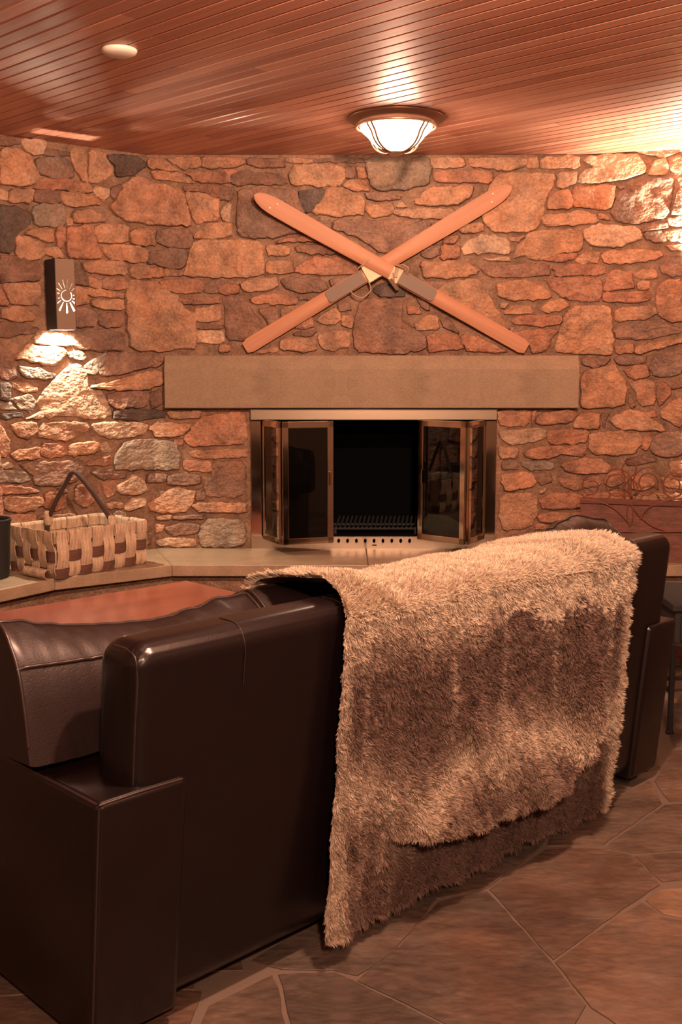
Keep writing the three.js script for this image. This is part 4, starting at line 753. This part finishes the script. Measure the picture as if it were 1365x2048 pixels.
// ---------------------------------------------------------------- seating group, turned along the diagonal
const SOFA = [-0.352, 0, -2.18], SOFA_TURN = 44.43 * Math.PI / 180, RAKE = 0.105;
const shear = (g) => { const p = g.attributes.position; for (let i = 0; i < p.count; i++) p.setZ(i, p.getZ(i) + RAKE * p.getY(i)); if (!g.index) { g.computeVertexNormals(); return g; } g.computeVertexNormals(); return g; };
const rbox = (w, h, d, x, y, z, r, seg = 4) => { let g = new RoundedBoxGeometry(w, h, d, seg, r); g.translate(x, y, z); g = mergeVertices((() => { g.deleteAttribute('normal'); g.deleteAttribute('uv'); return g; })(), 1e-5); return g; };
const skin = (g) => worldUV(toCreasedNormals(shear(g), 0.9));
const sofa = thing('leather_sofa', 'dark brown leather sofa seen from behind, facing the fireplace', 'sofa', SOFA, SOFA_TURN);
{
  const r = 0.052;
  part('back_frame', skin(rbox(2.10, 0.82, 0.15, 0.90, 0.46, -0.075, r, 6)), M.leather, sofa);
  for (const x of [0.125, 0.43, 1.30, 1.72]) {            // sewn seams over the top roll
    const q = [[x, 0.74, 0.001], [x, 0.818, 0.001], [x, 0.8365, -0.0035], [x, 0.8555, -0.0152], [x, 0.8672, -0.033], [x, 0.8708, -0.052], [x, 0.8708, -0.09]].map(([a, b, c]) => [a, b, c + RAKE * b]); part('seam', tube(q, 0.0014, 40, 5), M.welt, sofa);
  }
  const e = -0.1485; part('welt', tube([[e + 0.016, 0.58, -0.016], [e + 0.016, 0.70, -0.016], [e + 0.016, 0.815, -0.016], [e + 0.016, 0.842, -0.024], [e + 0.016, 0.853, -0.045], [e + 0.016, 0.855, -0.10]].map(([a, b, c]) => [a, b, c + RAKE * b]), 0.0032, 40, 6), M.welt, sofa);
  const arm = (a, b) => {
    const z0 = -0.95, z1 = 0.014, h0 = 0.035, h1 = 0.575, g = new THREE.Group(); g.name = 'arm'; sofa.add(g);
    part('arm_body', skin(rbox(b - a, h1 - h0, z1 - z0, (a + b) / 2, (h0 + h1) / 2, (z0 + z1) / 2, 0.02)), M.leather, g);
    const s = (l) => l.map(([x, y, z]) => [x, y, z + RAKE * y]);
    const i = 0.007; const outer = a < 0 ? a : b, sg = a < 0 ? 1 : -1;
    part('welt', tube(s([[outer + sg * i, h1 - 0.006, z0 + 0.04], [outer + sg * i, h1 - 0.006, (z0 + z1) / 2], [outer + sg * i, h1 - 0.006, z1 - 0.012]]), 0.0032, 24, 6), M.welt, g);
    part('welt', tube(s([[a + i, h1 - 0.006, z1 - i], [(a + b) / 2, h1 - 0.004, z1 - i], [b - 0.015, h1 - 0.006, z1 - i]]), 0.0032, 24, 6), M.welt, g);
    part('welt', tube(s([[outer + sg * i, h1 - 0.01, z1 - i + 0.001], [outer + sg * i, 0.3, z1 - i + 0.001], [outer + sg * i, h0 + 0.02, z1 - i + 0.001]]), 0.0026, 24, 6), M.welt, g);
  };
  arm(-0.232, -0.013); arm(1.832, 2.005);
  part('seat_base', skin(rbox(1.83, 0.24, 0.80, 0.91, 0.175, -0.50, 0.02)), M.leather, sofa);
  for (let i = 0; i < 3; i++) part('seat_cushion', skin(rbox(0.595, 0.17, 0.62, 0.30 + i * 0.608, 0.385, -0.66, 0.045)), M.cushion, sofa);
  for (const [x, z] of [[-0.12, -0.06], [1.92, -0.06], [-0.12, -0.86], [1.92, -0.86]]) part('foot', box(0.07, 0.05, 0.07, x, 0.025, z, 0.006), M.black, sofa);
  // boxed back cushions with piping
  const backCushion = (t0, t1, lift, seed, sagL, sagR, dome) => {
    const prof = [[0.126, 0.598], [0.132, 0.64], [0.145, 0.72], [0.166, 0.800], [0.195, 0.842], [0.222, 0.868], [0.250, 0.884], [0.295, 0.870], [0.345, 0.80], [0.375, 0.70], [0.385, 0.64], [0.375, 0.598], [0.25, 0.592]];
    const n = prof.length, NU = 56, P = [], I = [], U = [], c = [0.25, 0.72];
    const shape = (u) => { const e = Math.min(u, 1 - u) * (t1 - t0); return 0.955 + 0.045 * Math.pow(clamp(e / 0.05), 0.5); };
    const at = (u, k) => {
      const [f, h] = prof[k], sc = shape(u), w = smooth(0.6, 0.85, h) * lerp(0.25, 1, smooth(0.16, 0.25, f)), dip = dome * Math.sin(Math.PI * u) * w + lerp(sagL, sagR, u) * w + lift * w;
      const t = lerp(t0, t1, u), wr = 0.016 * fbm(t * 8 + seed, f * 16, h * 9, 4) * (0.15 + 0.85 * w) + 0.003 * N3(t * 34, h * 22, seed);
      const bulge = 0.012 * Math.sin(Math.PI * u);
      return V(t, c[1] + (h - c[1]) * sc + dip + wr, -(c[0] + (f - c[0]) * sc) + (f < c[0] ? 1 : -1) * (bulge * 0.4 + wr));
    };
    for (let i = 0; i <= NU; i++) for (let k = 0; k < n; k++) { const p = at(i / NU, k); P.push(p.x, p.y, p.z); U.push(p.x, (prof[k][1] + prof[k][0])); }
    for (let i = 0; i < NU; i++) for (let k = 0; k < n; k++) { const a = i * n + k, b = i * n + (k + 1) % n; I.push(a, b, a + n, b, b + n, a + n); }
    for (const [u, s] of [[0, 1], [1, -1]]) { const o = P.length / 3; P.push(lerp(t0, t1, u) - s * 0.012, c[1], -c[0]); U.push(0, 0); const q = u * NU * n; for (let k = 0; k < n; k++) s > 0 ? I.push(o, q + (k + 1) % n, q + k) : I.push(o, q + k, q + (k + 1) % n); }
    let g = new THREE.BufferGeometry(); g.setAttribute('position', new THREE.Float32BufferAttribute(P, 3)); g.setAttribute('uv', new THREE.Float32BufferAttribute(U, 2)); g.setIndex(I);
    const gr = new THREE.Group(); gr.name = 'back_cushion'; sofa.add(gr);
    part('cushion_body', toCreasedNormals(g, 0.7), M.cushion, gr);
    for (const k of [3, 6]) { const q = []; for (let i = 0; i <= 40; i++) q.push(at(i / 40, k)); part('piping', tube(q, 0.0045, 120, 6), M.welt, gr); }
    for (const u of [0.004, 0.996]) { const q = []; for (let k = 1; k < 10; k++) q.push(at(u, k)); part('piping', tube(q, 0.0045, 60, 6), M.welt, gr); }
  };
  backCushion(-0.262, 0.405, 0.004, 1.3, 0.0, -0.035, -0.045); backCushion(0.41, 1.655, -0.045, 5.1, 0.02, 0.0, -0.03); backCushion(1.665, 2.075, -0.01, 9.7, -0.008, -0.008, 0.032);
}
{
  const g = thing('coffee_table', 'low red stained wooden coffee table between the sofa and the hearth', 'coffee table', SOFA, SOFA_TURN);
  const t0 = 0.10, t1 = 1.62, f0 = 1.26, f1 = 2.17, n = 1;
  for (let i = 0; i < n; i++) { const w = (f1 - f0) / n; part('tabletop', (() => { const q = box(t1 - t0, 0.036, w - 0.0012, 0, 0, 0, 0.003); worldUV(q); return q.translate((t0 + t1) / 2, 0.422, -(f0 + (i + 0.5) * w)); })(), M.table, g); }
  part('apron', [cbox(t1 - t0 - 0.12, 0.07, 0.025, (t0 + t1) / 2, 0.369, -f0 - 0.06), cbox(t1 - t0 - 0.12, 0.07, 0.025, (t0 + t1) / 2, 0.369, -f1 + 0.06), cbox(0.025, 0.07, f1 - f0 - 0.12, t0 + 0.06, 0.369, -(f0 + f1) / 2), cbox(0.025, 0.07, f1 - f0 - 0.12, t1 - 0.06, 0.369, -(f0 + f1) / 2)].map((q) => worldUV(q)), M.table, g);
  for (const x of [t0 + 0.06, t1 - 0.06]) for (const z of [f0 + 0.06, f1 - 0.06]) part('leg', worldUV(box(0.07, 0.404, 0.07, x, 0.202, -z, 0.005)), M.table, g);
}
{
  const g = thing('side_table', 'dark side table with slim black legs beyond the right arm of the leather sofa', 'side table', [1.27, 0, -4.03], 0);
  part('top', box(0.48, 0.03, 0.44, 0.235, 0.500, -0.20, 0.006), M.black, g); part('drawer_box', box(0.45, 0.13, 0.41, 0.235, 0.420, -0.20, 0.006), M.black, g);
  part('drawer_front', box(0.41, 0.10, 0.012, 0.235, 0.420, 0.010, 0.004), M.black, g);
  for (const x of [0.010, 0.46]) for (const z of [-0.005, -0.395]) { part('leg', box(0.020, 0.357, 0.020, x, 0.1785, z, 0.004), M.black, g); part('foot', lathe([[0, 0], [0.016, 0], [0.016, 0.006], [0.011, 0.012], [0, 0.012]], 16).translate(x, 0, z), M.black, g); }
  part('stretcher', [box(0.45, 0.014, 0.014, 0.235, 0.16, -0.395, 0.003), box(0.45, 0.014, 0.014, 0.235, 0.16, -0.2, 0.003)], M.black, g);
  for (const x of [0.010, 0.46]) part('side_rail', box(0.014, 0.014, 0.40, x, 0.16, -0.2, 0.003), M.black, g);
}

// ---------------------------------------------------------------- fur throw over the sofa back
{
  const g = thing('fur_throw', 'shaggy tan and brown fur throw blanket hanging over the sofa back almost to the floor', 'blanket', SOFA, SOFA_TURN);
  const interp = (tb, x) => { if (x <= tb[0][0]) return tb[0][1]; for (let i = 0; i + 1 < tb.length; i++) if (x <= tb[i + 1][0]) return lerp(tb[i][1], tb[i + 1][1], smooth(0, 1, (x - tb[i][0]) / (tb[i + 1][0] - tb[i][0]))); return tb[tb.length - 1][1]; };
  const T0 = 0.395, T1 = 1.625;
  const hem = (t) => interp([[0.37, 0.083], [0.45, 0.068], [0.54, 0.052], [0.61, 0.05], [0.77, 0.056], [0.95, 0.034], [1.06, 0.032], [1.14, 0.044], [1.32, 0.03], [1.63, 0.024]], t);
  const fold = (t) => interp([[0.56, 0.246], [0.65, 0.231], [0.80, 0.195], [0.94, 0.184], [1.15, 0.178], [1.24, 0.196], [1.32, 0.256], [1.36, 0.38], [1.385, 0.56]], t);
  const ridges = [0.44, 0.565, 0.66, 0.77, 0.87, 0.985, 1.12, 1.235, 1.36, 1.52, 1.59];
  const off = (t, h) => {
    const low = clamp(1 - h / 0.85); let d = 0.030 + 0.02 * low + 0.012 * fbm(t * 3.1, h * 2.2, 3.7, 2);
    for (const r of ridges) { const q = (t - r - 0.02 * (0.8 - h)) / 0.022; d += 0.009 * Math.exp(-q * q); }
    const inF = smooth(0.55, 0.66, t) * (1 - smooth(1.365, 1.39, t)), fh = fold(t);
    d += inF * (h > fh ? 0.075 * Math.exp(-Math.pow((h - fh) / 0.15, 2)) * smooth(fh - 0.001, fh + 0.02, h) : -0.010);
    d += 0.03 * Math.exp(-Math.pow((t - 0.95 - (0.42 - h) * 1.1) / 0.10, 2)) * smooth(0.75, 0.35, h) * (h > fh ? 1 : 0);
    d += 0.05 * Math.exp(-Math.pow((t - 1.335) / 0.045, 2)) * smooth(0.80, 0.5, h) * (h > fh ? 1 : 0) + 0.03 * (1 - smooth(0.42, 0.52, t)) * low * low;
    return d;
  };
  const top = [[0.30, 0.800], [0.262, 0.836], [0.20, 0.852], [0.13, 0.862], [0.06, 0.872], [0.0, 0.879], [-0.05, 0.8795], [-0.095, 0.870], [-0.119, 0.853], [-0.126, 0.83]].map(([f, h]) => V(0, h, -f));
  const topCurve = new THREE.CatmullRomCurve3(top); const STOP = 0.36;
  const point = (u, s) => {                             // u along the sofa, s from the front hem over the top to the lower hem
    const t = lerp(T0, T1, u);
    if (s < STOP) { const q = topCurve.getPoint(s / STOP), k = smooth(0.0, 0.6, 1 - s / STOP), lump = 0.010 * fbm(t * 5, s * 9, 1.1, 3) + (0.036 * (1 - smooth(0.46, 0.60, t)) + 0.012 * smooth(1.25, 1.5, t)) * (1 - smooth(0.55, 0.8, s / STOP)); const edge = off(t, 0.83) - 0.035; return V(t + 0.055 * k * (1 - u), q.y + lump, q.z + lerp(0, edge, smooth(0.6, 1, s / STOP))); }
    const v = (s - STOP) / (1 - STOP), h = lerp(0.83, hem(t), v);
    const hh = h + 0.016 * v * v * (N3(t * 9, 2.2, 0.7) + 0.6 * N3(t * 23, 5.2, 0.7)); return V(t - 0.04 * Math.pow(1 - u, 5) * v * v, hh, RAKE * hh + off(t, h));
  };
  const NU = 150, NS = 150, P = [], C = [], I = [];
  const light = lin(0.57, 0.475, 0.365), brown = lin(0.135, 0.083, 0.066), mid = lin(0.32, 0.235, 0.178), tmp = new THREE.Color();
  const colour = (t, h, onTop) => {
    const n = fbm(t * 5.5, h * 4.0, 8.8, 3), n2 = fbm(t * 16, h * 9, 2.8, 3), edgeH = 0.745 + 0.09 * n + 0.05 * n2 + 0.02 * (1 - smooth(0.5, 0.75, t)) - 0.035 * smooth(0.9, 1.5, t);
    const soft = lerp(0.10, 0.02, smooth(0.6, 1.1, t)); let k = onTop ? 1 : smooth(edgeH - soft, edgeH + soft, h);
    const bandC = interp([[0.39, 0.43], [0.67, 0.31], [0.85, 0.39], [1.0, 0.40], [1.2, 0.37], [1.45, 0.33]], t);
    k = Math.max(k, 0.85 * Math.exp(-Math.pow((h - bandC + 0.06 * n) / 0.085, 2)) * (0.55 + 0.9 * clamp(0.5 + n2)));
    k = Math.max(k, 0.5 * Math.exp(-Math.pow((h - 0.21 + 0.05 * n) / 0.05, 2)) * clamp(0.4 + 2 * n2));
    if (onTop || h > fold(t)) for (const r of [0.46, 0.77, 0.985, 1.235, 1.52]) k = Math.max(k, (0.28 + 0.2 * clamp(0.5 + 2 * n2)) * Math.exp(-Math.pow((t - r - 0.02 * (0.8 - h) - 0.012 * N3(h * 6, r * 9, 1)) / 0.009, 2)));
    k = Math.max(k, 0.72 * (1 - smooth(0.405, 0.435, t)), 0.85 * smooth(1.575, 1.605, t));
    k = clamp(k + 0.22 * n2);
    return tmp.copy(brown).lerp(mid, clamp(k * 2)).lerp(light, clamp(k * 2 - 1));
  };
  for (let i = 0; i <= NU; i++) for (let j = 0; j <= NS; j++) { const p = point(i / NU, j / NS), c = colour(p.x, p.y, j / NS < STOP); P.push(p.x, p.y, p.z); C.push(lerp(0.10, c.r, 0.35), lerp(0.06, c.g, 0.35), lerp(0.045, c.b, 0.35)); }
  for (let i = 0; i < NU; i++) for (let j = 0; j < NS; j++) { const a = i * (NS + 1) + j, b = a + NS + 1; I.push(a, a + 1, b, b, a + 1, b + 1); }
  const cg = new THREE.BufferGeometry(); cg.setAttribute('position', new THREE.Float32BufferAttribute(P, 3)); cg.setAttribute('color', new THREE.Float32BufferAttribute(C, 3)); cg.setIndex(I); cg.computeVertexNormals();
  part('backing', cg, std({ vertexColors: true, roughness: 1, side: THREE.DoubleSide }), g);
  // pile: tapered curved locks
  const bl = new THREE.BufferGeometry(); { const q = [], ix = [], seg = 4; for (let i = 0; i <= seg; i++) { const s = i / seg, w = 0.0009 * (1 - Math.pow(s, 1.8)) + 0.0001, z = 0.20 * s * s; q.push(-w, s, z, w, s, z); } for (let i = 0; i < seg; i++) { const a = i * 2; ix.push(a, a + 1, a + 2, a + 1, a + 3, a + 2); } bl.setAttribute('position', new THREE.Float32BufferAttribute(q, 3)); bl.setIndex(ix); bl.computeVertexNormals(); }
  const COUNT = 420000, fur = new THREE.InstancedMesh(bl, std({ color: 0xffffff, roughness: 0.75, side: THREE.DoubleSide }), COUNT);
  const hash = (i, j) => { let h = Math.imul(i + 1013, 374761393) ^ Math.imul(j + 7919, 668265263); h = Math.imul(h ^ (h >>> 13), 1274126177); return ((h ^ (h >>> 16)) >>> 0) / 4294967296; };
  const R = rng(4242), m4 = new THREE.Matrix4(), e = 0.004, du = V(), dv = V(), nn = V(), dir = V(), xx = V(), zz = V();
  for (let i = 0; i < COUNT; i++) {
    const r = R(); let u = R(), s = R(); const rim = r < 0.05; if (r < 0.018) u = 0.004 * R(); else if (r < 0.036) u = 1 - 0.004 * R(); else if (r < 0.044) s = 1 - 0.004 * R(); else if (r < 0.05) s = 0.004 * R();
    const p = point(u, s), pu = point(Math.min(1, u + e), s), pm = point(Math.max(0, u - e), s), qs = point(u, Math.min(1, s + e)), qm = point(u, Math.max(0, s - e));
    du.subVectors(pu, pm).normalize(); dv.subVectors(qs, qm).normalize(); nn.crossVectors(dv, du).normalize(); if (nn.z + nn.y < 0) nn.negate();
    const onTop = s < STOP, w0 = lerp(0, 1, u) * (T1 - T0), a0 = s * 1.25, CELL = 0.0095;      // locks gather towards the middle of their tuft
    let bd = 9, bx = 0, by = 0, bh = 0;
    for (let ii = -1; ii <= 1; ii++) for (let jj = -1; jj <= 1; jj++) {
      const ci = Math.floor(w0 / CELL) + ii, cj = Math.floor(a0 / CELL * 0.8) + jj, h1 = hash(ci, cj), h2 = hash(ci + 917, cj - 331), x = (ci + 0.1 + 0.8 * h1) * CELL, y = (cj + 0.1 + 0.8 * h2) * CELL / 0.8, d = Math.hypot(x - w0, y - a0);
      if (d < bd) { bd = d; bx = x - w0; by = y - a0; bh = hash(ci * 3 + 5, cj * 7 + 1); }
    }
    const len = (0.013 + 0.007 * R()) * (0.85 + 0.4 * N3(p.x * 25, p.y * 25, 9.9)), ta = bh * 40, lean = 0.24;
    const sw = N3(p.x * 9, p.y * 9, 3.1);
    dir.copy(nn).multiplyScalar(0.85).addScaledVector(dv, (onTop ? 0.18 : 0.40) + lean * Math.sin(ta) + 0.28 * by / len + 0.55 * N3(p.x * 17 + 9, p.y * 17, p.z * 9) + 0.4 * (R() - 0.5)).addScaledVector(du, lean * Math.cos(ta) + 0.7 * sw + 0.5 * N3(p.x * 21, p.y * 21, p.z * 11 + 5) + 0.28 * bx / len + 0.4 * (R() - 0.5));
    if (r < 0.018) dir.addScaledVector(du, -0.9); else if (r < 0.036) dir.addScaledVector(du, 0.9); else if (r < 0.044) dir.addScaledVector(dv, 0.8); else if (r < 0.05) dir.addScaledVector(dv, -0.8);
    dir.normalize(); const far = rim ? 1.25 + 0.6 * R() : 1;
    xx.set(R() - 0.5, R() - 0.5, R() - 0.5).cross(dir).normalize(); zz.crossVectors(xx, dir).normalize();
    const w = 0.8 + 0.8 * R(); m4.makeBasis(xx.multiplyScalar(w), dir.clone().multiplyScalar(len * far), zz.multiplyScalar(len)); m4.setPosition(p);
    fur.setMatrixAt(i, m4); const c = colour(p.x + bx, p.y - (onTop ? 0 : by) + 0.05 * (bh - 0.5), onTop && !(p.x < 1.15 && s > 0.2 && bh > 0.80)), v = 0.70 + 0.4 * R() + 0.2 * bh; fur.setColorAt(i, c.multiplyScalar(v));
  }
  fur.name = 'pile'; fur.userData.kind = 'stuff'; fur.castShadow = fur.receiveShadow = true; g.add(fur);
}

renderer.render(scene, camera);
